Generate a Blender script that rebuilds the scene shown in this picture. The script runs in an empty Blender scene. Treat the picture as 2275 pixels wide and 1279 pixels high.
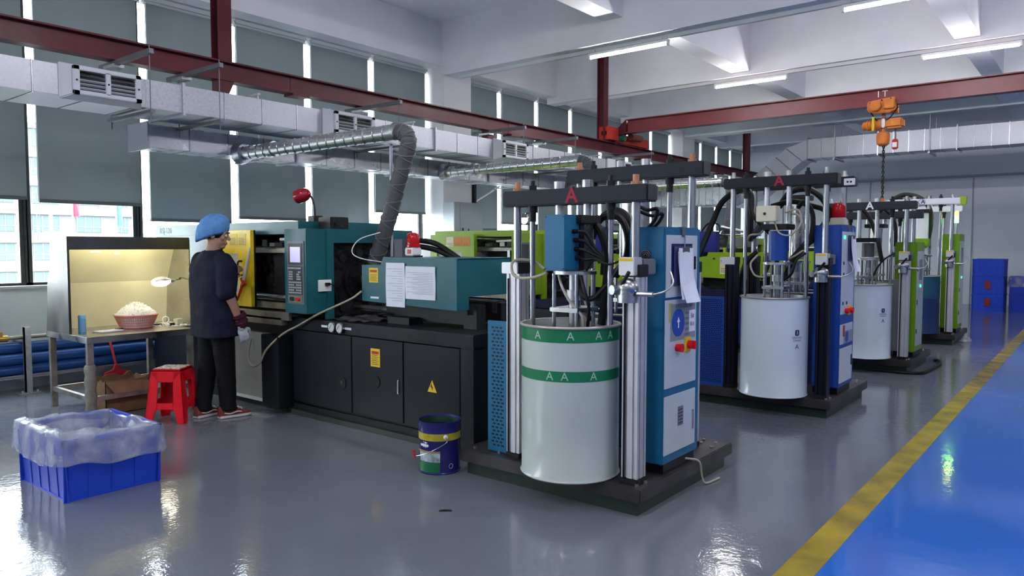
import bpy, bmesh, math, random
from mathutils import Vector, Matrix
random.seed(7)
sc = bpy.context.scene
COL = sc.collection
PI = math.pi

# ---------------------------------------------------------------- camera, sky, exposure
cd = bpy.data.cameras.new('camera')
cam = bpy.data.objects.new('camera', cd)
COL.objects.link(cam)
cam.location = (0, 0, 1.5)
cam.rotation_euler = (math.radians(90 - 3.22), 0, math.radians(38.77 - 90))
cd.sensor_width = 36
cd.lens = 1645 / 2275 * 36
cd.clip_end = 400
sc.camera = cam
w = bpy.data.worlds.new('overcast_sky')
sc.world = w
w.use_nodes = True
bg = w.node_tree.nodes['Background']
bg.inputs[0].default_value = (0.98, 0.985, 1.0, 1)
bg.inputs[1].default_value = 11.0
sc.view_settings.view_transform = 'Standard'
sc.view_settings.look = 'None'
sc.view_settings.gamma = 1
sc.view_settings.use_curve_mapping = False
sc.view_settings.exposure = 1.1
TUBE_W = 120.0

# ---------------------------------------------------------------- materials
MATS = {}
def M(name, col, rough=.5, metal=0., var=0., vscale=6., bump=0., bscale=60., emit=0., trans=0., alpha=1., spec=.22, rvar=0., coat=0., stretch=None):
    if name in MATS: return MATS[name]
    m = bpy.data.materials.new(name); m.use_nodes = True
    nt = m.node_tree; b = nt.nodes['Principled BSDF']
    c = (col[0], col[1], col[2], 1)
    b.inputs['Base Color'].default_value = c
    b.inputs['Roughness'].default_value = rough
    b.inputs['Metallic'].default_value = metal
    b.inputs['Specular IOR Level'].default_value = spec
    if trans: b.inputs['Transmission Weight'].default_value = trans
    if alpha < 1: b.inputs['Alpha'].default_value = alpha
    if coat:
        b.inputs['Coat Weight'].default_value = coat; b.inputs['Coat Roughness'].default_value = .08
    if emit:
        b.inputs['Emission Color'].default_value = c; b.inputs['Emission Strength'].default_value = emit
    if var or rvar or bump:
        tc = nt.nodes.new('ShaderNodeTexCoord')
        src = tc.outputs['Object']
        if stretch:
            mp = nt.nodes.new('ShaderNodeMapping'); mp.inputs['Scale'].default_value = stretch
            nt.links.new(src, mp.inputs[0]); src = mp.outputs[0]
    if var or rvar:
        n = nt.nodes.new('ShaderNodeTexNoise'); n.inputs['Scale'].default_value = vscale; n.inputs['Detail'].default_value = 5
        nt.links.new(src, n.inputs['Vector'])
        if var:
            r = nt.nodes.new('ShaderNodeValToRGB')
            r.color_ramp.elements[0].position = .3; r.color_ramp.elements[1].position = .72
            r.color_ramp.elements[0].color = tuple(max(0, x * (1 - var)) for x in col) + (1,)
            r.color_ramp.elements[1].color = tuple(min(1, x * (1 + var)) for x in col) + (1,)
            nt.links.new(n.outputs['Fac'], r.inputs[0]); nt.links.new(r.outputs[0], b.inputs['Base Color'])
        if rvar:
            mr = nt.nodes.new('ShaderNodeMapRange')
            mr.inputs['From Min'].default_value = .3; mr.inputs['From Max'].default_value = .7
            mr.inputs['To Min'].default_value = max(.02, rough - rvar); mr.inputs['To Max'].default_value = rough + rvar
            nt.links.new(n.outputs['Fac'], mr.inputs['Value']); nt.links.new(mr.outputs[0], b.inputs['Roughness'])
    if bump:
        n2 = nt.nodes.new('ShaderNodeTexNoise'); n2.inputs['Scale'].default_value = bscale; n2.inputs['Detail'].default_value = 3
        nt.links.new(src, n2.inputs['Vector'])
        bp = nt.nodes.new('ShaderNodeBump'); bp.inputs['Strength'].default_value = bump; bp.inputs['Distance'].default_value = .01
        nt.links.new(n2.outputs['Fac'], bp.inputs['Height']); nt.links.new(bp.outputs[0], b.inputs['Normal'])
    MATS[name] = m
    return m

def mix_mat(name, build):
    if name in MATS: return MATS[name]
    m = bpy.data.materials.new(name); m.use_nodes = True
    nt = m.node_tree; nt.nodes.remove(nt.nodes['Principled BSDF'])
    out = nt.nodes['Material Output']
    nt.links.new(build(nt), out.inputs[0]); MATS[name] = m
    return m

def _glass(nt):
    t = nt.nodes.new('ShaderNodeBsdfTransparent'); t.inputs[0].default_value = (.87, .91, .92, 1)
    g = nt.nodes.new('ShaderNodeBsdfGlossy'); g.inputs['Roughness'].default_value = .02
    mx = nt.nodes.new('ShaderNodeMixShader'); mx.inputs[0].default_value = .06
    nt.links.new(t.outputs[0], mx.inputs[1]); nt.links.new(g.outputs[0], mx.inputs[2])
    return mx.outputs[0]
GLASS = mix_mat('window_glass', _glass)

def _blind(nt):
    d = nt.nodes.new('ShaderNodeBsdfDiffuse')
    t = nt.nodes.new('ShaderNodeBsdfTranslucent'); t.inputs[0].default_value = (.0042, .0052, .0058, 1)
    tc = nt.nodes.new('ShaderNodeTexCoord'); n = nt.nodes.new('ShaderNodeTexNoise'); n.inputs['Scale'].default_value = 2.0
    nt.links.new(tc.outputs['Object'], n.inputs['Vector'])
    r = nt.nodes.new('ShaderNodeValToRGB')
    r.color_ramp.elements[0].color = (.165, .19, .205, 1); r.color_ramp.elements[1].color = (.20, .228, .245, 1)
    nt.links.new(n.outputs['Fac'], r.inputs[0]); nt.links.new(r.outputs[0], d.inputs[0])
    a = nt.nodes.new('ShaderNodeAddShader')
    nt.links.new(d.outputs[0], a.inputs[0]); nt.links.new(t.outputs[0], a.inputs[1])
    return a.outputs[0]
BLIND = mix_mat('blind_fabric', _blind)

def _film(nt):
    t = nt.nodes.new('ShaderNodeBsdfTransparent'); t.inputs[0].default_value = (.92, .94, .97, 1)
    d = nt.nodes.new('ShaderNodeBsdfPrincipled'); d.inputs['Base Color'].default_value = (.72, .75, .82, 1)
    d.inputs['Roughness'].default_value = .18
    tr = nt.nodes.new('ShaderNodeBsdfTranslucent'); tr.inputs[0].default_value = (.6, .64, .7, 1)
    a = nt.nodes.new('ShaderNodeMixShader'); a.inputs[0].default_value = .35
    nt.links.new(d.outputs[0], a.inputs[1]); nt.links.new(tr.outputs[0], a.inputs[2])
    lw = nt.nodes.new('ShaderNodeTexCoord'); n = nt.nodes.new('ShaderNodeTexNoise'); n.inputs['Scale'].default_value = 7; n.inputs['Detail'].default_value = 4
    nt.links.new(lw.outputs['Object'], n.inputs['Vector'])
    mr = nt.nodes.new('ShaderNodeMapRange'); mr.inputs['From Min'].default_value = .35; mr.inputs['From Max'].default_value = .7
    mr.inputs['To Min'].default_value = .16; mr.inputs['To Max'].default_value = .62
    nt.links.new(n.outputs['Fac'], mr.inputs['Value'])
    mx = nt.nodes.new('ShaderNodeMixShader')
    nt.links.new(mr.outputs[0], mx.inputs[0]); nt.links.new(t.outputs[0], mx.inputs[1]); nt.links.new(a.outputs[0], mx.inputs[2])
    return mx.outputs[0]
FILM = mix_mat('clear_plastic_film', _film)

def floor_mat(name, col, c2, bump):
    m = M(name, col, .11, spec=.5)
    nt = m.node_tree; b = nt.nodes['Principled BSDF']
    tc = nt.nodes.new('ShaderNodeTexCoord')
    n = nt.nodes.new('ShaderNodeTexNoise'); n.inputs['Scale'].default_value = .7; n.inputs['Detail'].default_value = 6
    nt.links.new(tc.outputs['Object'], n.inputs['Vector'])
    r = nt.nodes.new('ShaderNodeValToRGB'); r.color_ramp.elements[0].color = col + (1,); r.color_ramp.elements[1].color = c2 + (1,)
    r.color_ramp.elements[0].position = .35; r.color_ramp.elements[1].position = .68
    nt.links.new(n.outputs['Fac'], r.inputs[0]); nt.links.new(r.outputs[0], b.inputs['Base Color'])
    n2 = nt.nodes.new('ShaderNodeTexNoise'); n2.inputs['Scale'].default_value = 38; n2.inputs['Detail'].default_value = 2
    n3 = nt.nodes.new('ShaderNodeTexNoise'); n3.inputs['Scale'].default_value = 5; n3.inputs['Detail'].default_value = 2
    nt.links.new(tc.outputs['Object'], n2.inputs['Vector']); nt.links.new(tc.outputs['Object'], n3.inputs['Vector'])
    ad = nt.nodes.new('ShaderNodeMath'); ad.operation = 'MULTIPLY_ADD'; ad.inputs[1].default_value = 2.2
    nt.links.new(n3.outputs['Fac'], ad.inputs[0]); nt.links.new(n2.outputs['Fac'], ad.inputs[2])
    bp = nt.nodes.new('ShaderNodeBump'); bp.inputs['Strength'].default_value = bump; bp.inputs['Distance'].default_value = .004
    nt.links.new(ad.outputs[0], bp.inputs['Height']); nt.links.new(bp.outputs[0], b.inputs['Normal'])
    n4 = nt.nodes.new('ShaderNodeTexNoise'); n4.inputs['Scale'].default_value = 1.6; n4.inputs['Detail'].default_value = 5
    nt.links.new(tc.outputs['Object'], n4.inputs['Vector'])
    mr = nt.nodes.new('ShaderNodeMapRange'); mr.inputs['From Min'].default_value = .3; mr.inputs['From Max'].default_value = .7
    mr.inputs['To Min'].default_value = .05; mr.inputs['To Max'].default_value = .13
    nt.links.new(n4.outputs['Fac'], mr.inputs['Value']); nt.links.new(mr.outputs[0], b.inputs['Roughness'])
    return m

WHITE = M('white_plaster', (.76, .77, .80), .75, var=.06, vscale=1.2, bump=.05, bscale=20)
WALLP = M('grey_wall_paint', (.52, .57, .62), .6, var=.05, vscale=1.5)
PANEL = M('sandwich_panel', (.50, .54, .60), .32, var=.05, vscale=.8)
FRAME = M('dark_window_frame', (.018, .022, .026), .4)
CHROME = M('chrome_rod', (.36, .375, .40), .27, 1)
STEEL = M('brushed_steel', (.45, .46, .47), .33, 1, var=.2, vscale=5, rvar=.1)
STAIN = M('stainless_sheet', (.50, .50, .49), .28, 1, var=.15, vscale=3, rvar=.1)
ALU = M('aluminium_profile', (.56, .57, .60), .45, .55, var=.08, vscale=4)
GALV = M('galvanised_sheet', (.40, .42, .47), .42, .7, var=.16, vscale=45, rvar=.1, bump=.06, bscale=5)
FOIL = M('foil_duct', (.44, .46, .50), .30, .85, var=.10, vscale=9, rvar=.06, bump=.07, bscale=4)
SPIRAL = M('spiral_duct_steel', (.52, .54, .54), .27, .85, var=.06, vscale=6, rvar=.05)
BLACK = M('black_metal', (.008, .009, .011), .42, var=.3, vscale=6)
RUBBER = M('black_rubber', (.007, .0075, .009), .5, var=.25, vscale=15)
DARK = M('dark_charcoal_paint', (.0055, .0072, .011), .38, var=.25, vscale=3, rvar=.1)
DARKP = M('dark_charcoal_panel', (.006, .008, .0125), .36, var=.08, vscale=2.5)
GREASE = M('greasy_black_steel', (.020, .020, .022), .30, .5, var=.5, vscale=14, rvar=.15, bump=.2, bscale=40)
TEAL = M('teal_machine_paint', (.012, .100, .122), .36, var=.14, vscale=4, rvar=.06)
LIME = M('lime_machine_paint', (.22, .36, .016), .36, var=.08, vscale=3)
NAVY = M('navy_machine_paint', (.018, .022, .17), .38, var=.15, vscale=3)
WPAINT = M('white_machine_paint', (.62, .65, .66), .4, var=.06, vscale=3)
YELP = M('yellow_machine_paint', (.80, .56, .015), .4, var=.2, vscale=5)
BLUEC = M('steel_blue_paint', (.014, .125, .245), .34, var=.08, vscale=4)
BLUED = M('royal_blue_paint', (.014, .060, .30), .34, var=.1, vscale=4)
GREENC = M('green_cabinet_paint', (.135, .29, .008), .36, var=.08, vscale=4)
GREYP = M('light_grey_panel', (.50, .55, .60), .4, var=.04, vscale=3)
MAROON = M('maroon_crane_paint', (.085, .014, .022), .4, var=.22, vscale=2.2, rvar=.08)
ORANGE = M('hoist_orange', (.62, .19, .035), .42, var=.2, vscale=9)
REDC = M('crane_red', (.42, .035, .025), .45, var=.15)
COPPER = M('copper_nut', (.36, .17, .10), .45, .4, var=.2)
WHITEP = M('white_plastic', (.78, .80, .80), .45)
CREAM = M('cream_plastic', (.62, .60, .46), .45)
PAPER = M('white_paper', (.72, .76, .84), .6, var=.04, vscale=10)
INK = M('black_ink', (.02, .02, .025), .6)
YELST = M('yellow_sticker', (.72, .50, .03), .5)
ORST = M('orange_sticker', (.60, .22, .03), .5)
REDP = M('red_plastic', (.72, .010, .020), .32, var=.06, vscale=6)
LAMPRED = M('red_lens', (.55, .008, .012), .15, trans=.25)
BRASS = M('brass', (.42, .28, .08), .35, .9)
HOSEG = M('grey_flexible_hose', (.085, .088, .095), .55, var=.15, vscale=30)
CABLE = M('beige_cable', (.36, .34, .26), .5)
FLOOR = floor_mat('grey_epoxy_floor', (.120, .135, .165), (.150, .166, .198), .20)
FLOORB = floor_mat('blue_epoxy_floor', (.016, .115, .50), (.022, .14, .56), .12)
FLOORY = M('yellow_floor_line', (.29, .215, .008), .25, var=.35, vscale=5, bump=.15, bscale=50)

# ---------------------------------------------------------------- mesh helpers
def catmull(pts, k=6):
    P = [Vector(p) for p in pts]
    if len(P) < 3: return P
    out = []
    for i in range(len(P) - 1):
        a = P[i - 1] if i > 0 else P[0] * 2 - P[1]
        b, c = P[i], P[i + 1]
        d = P[i + 2] if i + 2 < len(P) else P[-1] * 2 - P[-2]
        for j in range(k):
            t = j / k
            out.append(.5 * ((2 * b) + (c - a) * t + (2 * a - 5 * b + 4 * c - d) * t * t + (3 * b - a - 3 * c + d) * t ** 3))
    out.append(P[-1])
    return out

class MB:
    def __init__(s): s.v = []; s.f = []
    def add(s, vs, fs):
        o = len(s.v); s.v += [tuple(v) for v in vs]; s.f += [tuple(i + o for i in f) for f in fs]; return s
    def box(s, x0, x1, y0, y1, z0, z1):
        if x0 > x1: x0, x1 = x1, x0
        if y0 > y1: y0, y1 = y1, y0
        if z0 > z1: z0, z1 = z1, z0
        return s.add([(x0, y0, z0), (x1, y0, z0), (x1, y1, z0), (x0, y1, z0), (x0, y0, z1), (x1, y0, z1), (x1, y1, z1), (x0, y1, z1)],
                     [(0, 3, 2, 1), (4, 5, 6, 7), (0, 1, 5, 4), (1, 2, 6, 5), (2, 3, 7, 6), (3, 0, 4, 7)])
    def obox(s, c, size, R=None):
        R = R or Matrix.Identity(3); c = Vector(c); h = [x / 2 for x in size]
        vs = [c + R @ Vector((a * h[0], b * h[1], d * h[2])) for d in (-1, 1) for a, b in ((-1, -1), (1, -1), (1, 1), (-1, 1))]
        return s.add(vs, [(0, 3, 2, 1), (4, 5, 6, 7), (0, 1, 5, 4), (1, 2, 6, 5), (2, 3, 7, 6), (3, 0, 4, 7)])
    def cyl(s, p0, p1, r0, r1=None, n=14, cap=True):
        p0, p1 = Vector(p0), Vector(p1); r1 = r0 if r1 is None else r1
        d = (p1 - p0).normalized(); a = d.orthogonal().normalized(); b = d.cross(a)
        vs = []
        for p, r in ((p0, r0), (p1, r1)):
            vs += [p + (a * math.cos(2 * PI * i / n) + b * math.sin(2 * PI * i / n)) * r for i in range(n)]
        fs = [(i, (i + 1) % n, n + (i + 1) % n, n + i) for i in range(n)]
        if cap: fs += [tuple(range(n - 1, -1, -1)), tuple(range(n, 2 * n))]
        return s.add(vs, fs)
    def tube(s, pts, r, n=8, k=6, cap=True, closed=False):
        P = catmull(pts, k) if k > 1 else [Vector(p) for p in pts]
        m = len(P); vs = []; prev = None
        for i in range(m):
            t = (P[min(i + 1, m - 1)] - P[max(i - 1, 0)])
            t = t.normalized() if t.length > 1e-9 else Vector((0, 0, 1))
            a = t.orthogonal().normalized() if prev is None else (prev - t * prev.dot(t)).normalized()
            prev = a; b = t.cross(a)
            rr = r(i / (m - 1)) if callable(r) else r
            vs += [P[i] + (a * math.cos(2 * PI * j / n) + b * math.sin(2 * PI * j / n)) * rr for j in range(n)]
        fs = [(i * n + j, i * n + (j + 1) % n, (i + 1) * n + (j + 1) % n, (i + 1) * n + j) for i in range(m - 1) for j in range(n)]
        if cap: fs += [tuple(range(n - 1, -1, -1)), tuple(range((m - 1) * n, m * n))]
        return s.add(vs, fs)
    def lathe(s, prof, cx, cy, z0=0, n=32):
        vs = []; m = len(prof)
        for r, z in prof:
            vs += [(cx + max(r, 1e-4) * math.cos(2 * PI * j / n), cy + max(r, 1e-4) * math.sin(2 * PI * j / n), z0 + z) for j in range(n)]
        fs = [(i * n + j, i * n + (j + 1) % n, (i + 1) * n + (j + 1) % n, (i + 1) * n + j) for i in range(m - 1) for j in range(n)]
        return s.add(vs, fs)
    def prism(s, poly, vec):
        n = len(poly); v = Vector(vec); P = [Vector(p) for p in poly]
        return s.add(P + [p + v for p in P], [tuple(range(n))[::-1], tuple(range(n, 2 * n))] + [(i, (i + 1) % n, n + (i + 1) % n, n + i) for i in range(n)])
    def sphere(s, c, r, n=16, m=10):
        if not hasattr(r, '__len__'): r = (r, r, r)
        vs = [(c[0], c[1], c[2] - r[2])]
        for i in range(1, m):
            ph = -PI / 2 + PI * i / m
            vs += [(c[0] + r[0] * math.cos(ph) * math.cos(2 * PI * j / n), c[1] + r[1] * math.cos(ph) * math.sin(2 * PI * j / n), c[2] + r[2] * math.sin(ph)) for j in range(n)]
        vs.append((c[0], c[1], c[2] + r[2])); L = len(vs) - 1
        fs = [(0, 1 + (j + 1) % n, 1 + j) for j in range(n)]
        for i in range(m - 2):
            o = 1 + i * n
            fs += [(o + j, o + (j + 1) % n, o + n + (j + 1) % n, o + n + j) for j in range(n)]
        o = 1 + (m - 2) * n
        fs += [(o + j, o + (j + 1) % n, L) for j in range(n)]
        return s.add(vs, fs)
    def loft(s, rings, cap=True):
        n = len(rings[0]); vs = [v for r in rings for v in r]; m = len(rings)
        fs = [(i * n + j, i * n + (j + 1) % n, (i + 1) * n + (j + 1) % n, (i + 1) * n + j) for i in range(m - 1) for j in range(n)]
        if cap: fs += [tuple(range(n - 1, -1, -1)), tuple(range((m - 1) * n, m * n))]
        return s.add(vs, fs)
    def grid(s, fn, nu, nv):
        vs = [fn(i / nu, j / nv) for j in range(nv + 1) for i in range(nu + 1)]
        return s.add(vs, [(j * (nu + 1) + i, j * (nu + 1) + i + 1, (j + 1) * (nu + 1) + i + 1, (j + 1) * (nu + 1) + i) for j in range(nv) for i in range(nu)])

BASE = {}
def root_of(o):
    while o.parent: o = o.parent
    return o
def mesh_from(mb, name, mat, base, bevel=0, smooth=40, fix=True):
    me = bpy.data.meshes.new(name)
    me.from_pydata([(v[0] - base[0], v[1] - base[1], v[2] - base[2]) for v in mb.v], [], mb.f)
    bm = bmesh.new(); bm.from_mesh(me)
    if fix: bmesh.ops.recalc_face_normals(bm, faces=bm.faces)
    if bevel:
        es = [e for e in bm.edges if len(e.link_faces) == 2 and e.calc_face_angle(0) > .6]
        bmesh.ops.bevel(bm, geom=es, offset=bevel, segments=2, affect='EDGES', clamp_overlap=True)
    bm.to_mesh(me); bm.free()
    if smooth:
        me.polygons.foreach_set('use_smooth', [True] * len(me.polygons))
        me.set_sharp_from_angle(angle=math.radians(smooth))
    for m in (mat if isinstance(mat, (list, tuple)) else [mat]): me.materials.append(m)
    return me
def part(name, mb, mat, parent, bevel=0, smooth=40, label=None, fix=True):
    """a mesh child, authored in the coordinates of its thing"""
    me = mesh_from(mb, name, mat, BASE[root_of(parent).name], bevel, smooth, fix)
    o = bpy.data.objects.new(name, me); COL.objects.link(o); o.parent = parent
    if label: o['label'] = label
    return o
def tag(o, label=None, cat=None, group=None, kind=None):
    if label: o['label'] = label
    if cat: o['category'] = cat
    if group: o['group'] = group
    if kind: o['kind'] = kind
    return o
def thing(name, label, cat, base=(0, 0, 0), off=(0, 0, 0), group=None, rotz=0, kind=None):
    o = bpy.data.objects.new(name, None); COL.objects.link(o); o.empty_display_size = .1
    BASE[o.name] = Vector(base); o.location = Vector(base) + Vector(off); o.rotation_euler = (0, 0, rotz)
    return tag(o, label, cat, group, kind)
def single(name, mb, mat, label, cat, group=None, bevel=0, smooth=40, kind=None, fix=True, base=None):
    """a thing that is one mesh"""
    if base is None:
        xs, ys, zs = zip(*mb.v); base = ((min(xs) + max(xs)) / 2, (min(ys) + max(ys)) / 2, min(zs))
    me = mesh_from(mb, name, mat, base, bevel, smooth, fix)
    o = bpy.data.objects.new(name, me); COL.objects.link(o); o.location = base
    BASE[o.name] = Vector(base)
    return tag(o, label, cat, group, kind)
def struct(name, mb, mat, bevel=0, smooth=0, label=None):
    o = single(name, mb, mat, label, None, None, bevel, smooth, 'structure')
    return o
def dup(o, parent=None):
    c = o.copy(); COL.objects.link(c); c.parent = parent
    for ch in list(o.children): dup(ch, c)
    return c
def sect_parts(name, meshes_offsets): pass

def text_mb(s, size, fn, extrude=0.0, align='CENTER', spacing=1.0, bold=0.0):
    """lettering as flat mesh; fn maps (x, y) on the sign to a point"""
    cu = bpy.data.curves.new('lettering', 'FONT'); cu.body = s; cu.size = size; cu.align_x = align; cu.align_y = 'CENTER'
    cu.resolution_u = 3; cu.offset = bold; cu.space_character = spacing
    ob = bpy.data.objects.new('lettering', cu); COL.objects.link(ob)
    dg = bpy.context.evaluated_depsgraph_get(); dg.update()
    me = bpy.data.meshes.new_from_object(ob.evaluated_get(dg))
    mb = MB(); mb.add([fn(v.co.x, v.co.y) for v in me.vertices], [tuple(p.vertices) for p in me.polygons])
    bpy.data.objects.remove(ob); bpy.data.curves.remove(cu); bpy.data.meshes.remove(me)
    return mb
def on_x(x, yc, zc):   # sign on a face looking towards -X
    return lambda a, b: (x, yc - a, zc + b)
def on_y(y, xc, zc):   # sign on a face looking towards -Y
    return lambda a, b: (xc + a, y, zc + b)
# ---------------------------------------------------------------- the building
WY = 8.95
f = MB(); f.box(-6, 23, 1.14, 9.4, -.12, 0); struct('floor', f, FLOOR, label='glossy grey epoxy floor under the machines')
f = MB(); f.box(-6, 23, -7, .99, -.12, 0); struct('floor_aisle', f, FLOORB, label='glossy blue epoxy floor of the aisle')
f = MB(); f.box(-6, 23, .99, 1.14, -.12, .0015); struct('trim_1', f, FLOORY, label='worn yellow line between the grey and blue floor')
COLS = [(0.0, .7), (8.8, 9.48), (17.5, 18.2)]
cm = None
f = MB(); f.box(-6, 23, WY - .04, WY + .2, 0, 1.06); f.box(-6, 23, WY - .04, WY + .2, 4.42, 5.15)
struct('wall_left', f, WALLP, label='pale wall below and above the row of windows')
f = MB(); f.box(-6, 23, WY - .14, WY + .02, 1.06, 1.085); struct('trim_2', f, M('sill', (.35, .38, .40), .4), label='window sill')
f = MB(); f.box(22.4, 22.6, -7, 9.2, 0, 5.15); struct('wall_far', f, PANEL, label='grey panelled wall at the far end')
f = MB(); f.box(-6.2, -6, -7, 9.4, 0, 5.15); struct('wall_back', f, WALLP)
f = MB(); f.box(-6, 23, -7.2, -7, 0, 5.15); struct('wall_right', f, WALLP)
# the joints of the far wall panels
for i, y in enumerate((7.6, 5.2, 2.75, .3, -2.2)):
    f = MB(); f.box(22.38, 22.401, y - .012, y + .012, 0, 3.3); struct('trim_3', f, M('panel_joint', (.25, .29, .31), .5))
f = MB(); f.box(22.36, 22.40, -7, 6.5, 3.28, 3.34); struct('trim_4', f, M('panel_joint', (.25, .29, .31), .5))
f = MB(); f.box(-6, 23, -7.2, 9.2, 5.12, 5.3); struct('ceiling', f, WHITE, label='white concrete slab')
def beam(x0, x1, y0, y1, z0, nm='ceiling_beam'):
    b = MB(); b.box(x0, x1, y0, y1, z0, 5.13); return struct(nm, b, WHITE)
for x, wd, z in ((-.02, .36, 4.27), (8.8, .36, 4.27), (12.0, .26, 4.30), (14.85, .26, 4.30), (17.6, .36, 4.27), (20.3, .26, 4.3)):
    beam(x, x + wd, -7, 8.75, z)
beam(-6, 8.8, 5.16, 5.46, 4.56); beam(-6, 8.8, 1.7, 2.0, 4.56); beam(-6, 8.8, -1.8, -1.5, 4.56)
for y in (4.66, 1.45, -1.8): beam(9.16, 22.4, y, y + .3, 4.36)
beam(-6, 22.4, 8.52, 8.95, 4.42, 'ceiling_beam')
for x0, x1 in COLS:
    b = MB(); b.box(x0, x1, 8.5, 8.95, 0, 4.5); struct('column', b, WHITE, bevel=.008)
# cable channels under the cross beams
def channel(x, y0, y1, z):
    b = MB(); b.box(x - .025, x + .025, y0, y1, z - .05, z); struct('trim_5', b, WPAINT)
for x, z in ((8.99, 4.27), (12.1, 4.30), (14.95, 4.3)): channel(x, -6.5, 8.3, z)

# windows: mullions, panes, roller blinds
POSTS = [-5.15, -4.0, -2.85, -1.7, -.55, None, .70, 1.78, 2.93, 4.106, 5.254, 6.403, 7.558, 8.76, None, 9.48, 10.62, 11.76, 12.94, 14.12, 15.28, 16.45, 17.45, None, 18.2, 19.3, 20.35, 21.35, 22.35]
BOT = {1.78: 2.02, 2.93: 2.0, 4.106: 1.83, 5.254: 1.89, 6.403: 1.82, 7.558: 2.06, 9.48: 1.82, 10.62: 1.95, 11.76: 1.8, .70: 2.02}
LAB = {.70: 'grey roller blind left of the apartment view, cut by the photo edge', 1.78: 'leftmost grey roller blind, half lowered over the apartment view', 2.93: 'grey roller blind second from left, above the stainless bench', 4.106: 'grey roller blind third from left, above the man in the blue cap',
       5.254: 'grey roller blind fourth from left, behind the red gooseneck lamp', 6.403: 'grey roller blind fifth from left, behind the black control box', 7.558: 'grey roller blind behind the grey hose, left of the white column',
       9.48: 'grey roller blind just right of the white column', 10.62: 'second grey roller blind right of the white column', 11.76: 'third grey roller blind right of the white column', 12.94: 'fourth grey roller blind right of the white column',
       14.12: 'grey roller blind behind the crane end carriage', 15.28: 'grey roller blind right of the crane end carriage', 16.45: 'grey roller blind left of the second white column', 18.2: 'first grey roller blind past the second column', 19.3: 'second grey roller blind past the second column', 20.35: 'third grey roller blind past the second column', 21.35: 'last grey roller blind at the far corner'}
BLTUBE = M('blind_tube', (.42, .46, .48), .35); BLBAR = M('blind_bar', (.10, .115, .12), .45)
wn = 0
for i, x in enumerate(POSTS[:-1]):
    x1 = POSTS[i + 1]
    if x is None or x1 is None: continue
    wn += 1
    t = thing('window_%d' % wn, None, None, ((x + x1) / 2, WY + .04, 1.07), kind='structure')
    b = MB(); b.box(x - .032, x + .032, WY, WY + .08, 1.07, 4.42); b.box(x1 - .012, x1, WY, WY + .08, 1.07, 4.42)
    b.box(x, x1, WY, WY + .08, 1.07, 1.115); b.box(x, x1, WY, WY + .08, 4.37, 4.42)
    b.box(x1 - .075, x1 - .03, WY + .015, WY + .05, 1.11, 4.38)
    part('frame', b, FRAME, t)
    b = MB(); b.box(x + .03, x1 - .03, WY + .035, WY + .041, 1.11, 4.38); part('pane', b, GLASS, t)
    zb = BOT.get(x, 1.9 + random.uniform(-.08, .08)); a0, a1 = x + .078, x1 - .025
    if x == 9.48: a0 = 9.5
    t = thing('roller_blind', LAB.get(x, 'grey roller blind out of the photo on the left, %s one' % {-5.15: 'farthest', -4.0: 'second', -2.85: 'third', -1.7: 'nearest'}.get(x, 'other')), 'blind', ((a0 + a1) / 2, 8.86, 4.36), group='roller blinds on the window wall')
    b = MB(); b.grid(lambda u, v: (a0 + (a1 - a0) * u, 8.862 + .004 * math.sin(u * 7 + v * 3 + x), zb + (4.36 - zb) * v), 8, 10); part('fabric', b, BLIND, t)
    b = MB(); b.cyl((a0 - .02, 8.862, 4.365), (a1 + .01, 8.862, 4.365), .034, n=14); part('roller_tube', b, BLTUBE, t)
    b = MB(); b.box(a0 - .02, a1 + .01, 8.80, 8.815, 4.355, 4.40); part('cassette', b, BLTUBE, t)
    b = MB(); b.box(a0, a1, 8.852, 8.872, zb - .035, zb + .004); part('bottom_bar', b, BLBAR, t, bevel=.004)
    b = MB(); b.tube([(a0 - .025, 8.84, 4.34), (a0 - .025, 8.84, zb - .25), (a0 - .012, 8.85, zb - .28), (a0, 8.84, zb - .25), (a0, 8.84, 4.34)], .0025, 5, 3); part('chain', b, WHITEP, t)
    b = MB(); b.cyl((a0 - .045, 8.862, 4.365), (a0 - .02, 8.862, 4.365), .042, n=14); part('bracket', b, WHITEP, t)
# ---------------------------------------------------------------- overhead: lamps, crane, ducts
TUBE = M('fluorescent_tube', (1.0, .97, .98), .4, emit=TUBE_W)
def lamp(x, y0, y1, z, label, lit=True):
    t = thing('tube_lamp', label, 'lamp', (x, (y0 + y1) / 2, z), group='fluorescent lamps under the ceiling beams')
    b = MB(); b.box(x - .03, x + .03, y0, y1, z + .02, z + .055); part('batten', b, WHITEP, t, bevel=.004)
    b = MB(); b.cyl((x, y0 + .03, z), (x, y1 - .03, z), .017, n=10); part('tube', b, TUBE if lit else WHITEP, t)
    for yy in (y0 + .015, y1 - .015):
        b = MB(); b.box(x - .02, x + .02, yy - .015, yy + .015, z - .02, z + .03); part('end_cap', b, WHITEP, t)
    for yy in (y0 + .1, y1 - .1):
        b = MB(); b.cyl((x, yy, z + .05), (x, yy, z + .10), .006, n=6); part('hanger', b, STEEL, t)
def added_lamp_x(x0, x1, y, z, label):  # tubes added out of view to brighten the drum fronts and floor
    t = thing('tube_lamp', label, 'lamp', ((x0 + x1) / 2, y, z), group='fluorescent lamps under the ceiling beams')
    b = MB(); b.box(x0, x1, y - .03, y + .03, z + .02, z + .055); part('batten', b, WHITEP, t, bevel=.004)
    b = MB(); b.cyl((x0 + .03, y, z), (x1 - .03, y, z), .017, n=10); part('tube', b, TUBE, t)
    for xx in (x0 + .1, x1 - .1):
        b = MB(); b.cyl((xx, y, z + .05), (xx, y, z + .10), .006, n=6); part('hanger', b, STEEL, t)
added_lamp_x(3.2, 4.4, 1.85, 4.46, 'added unseen lit fluorescent tube above the foreground, over the yellow line, far one')
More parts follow.
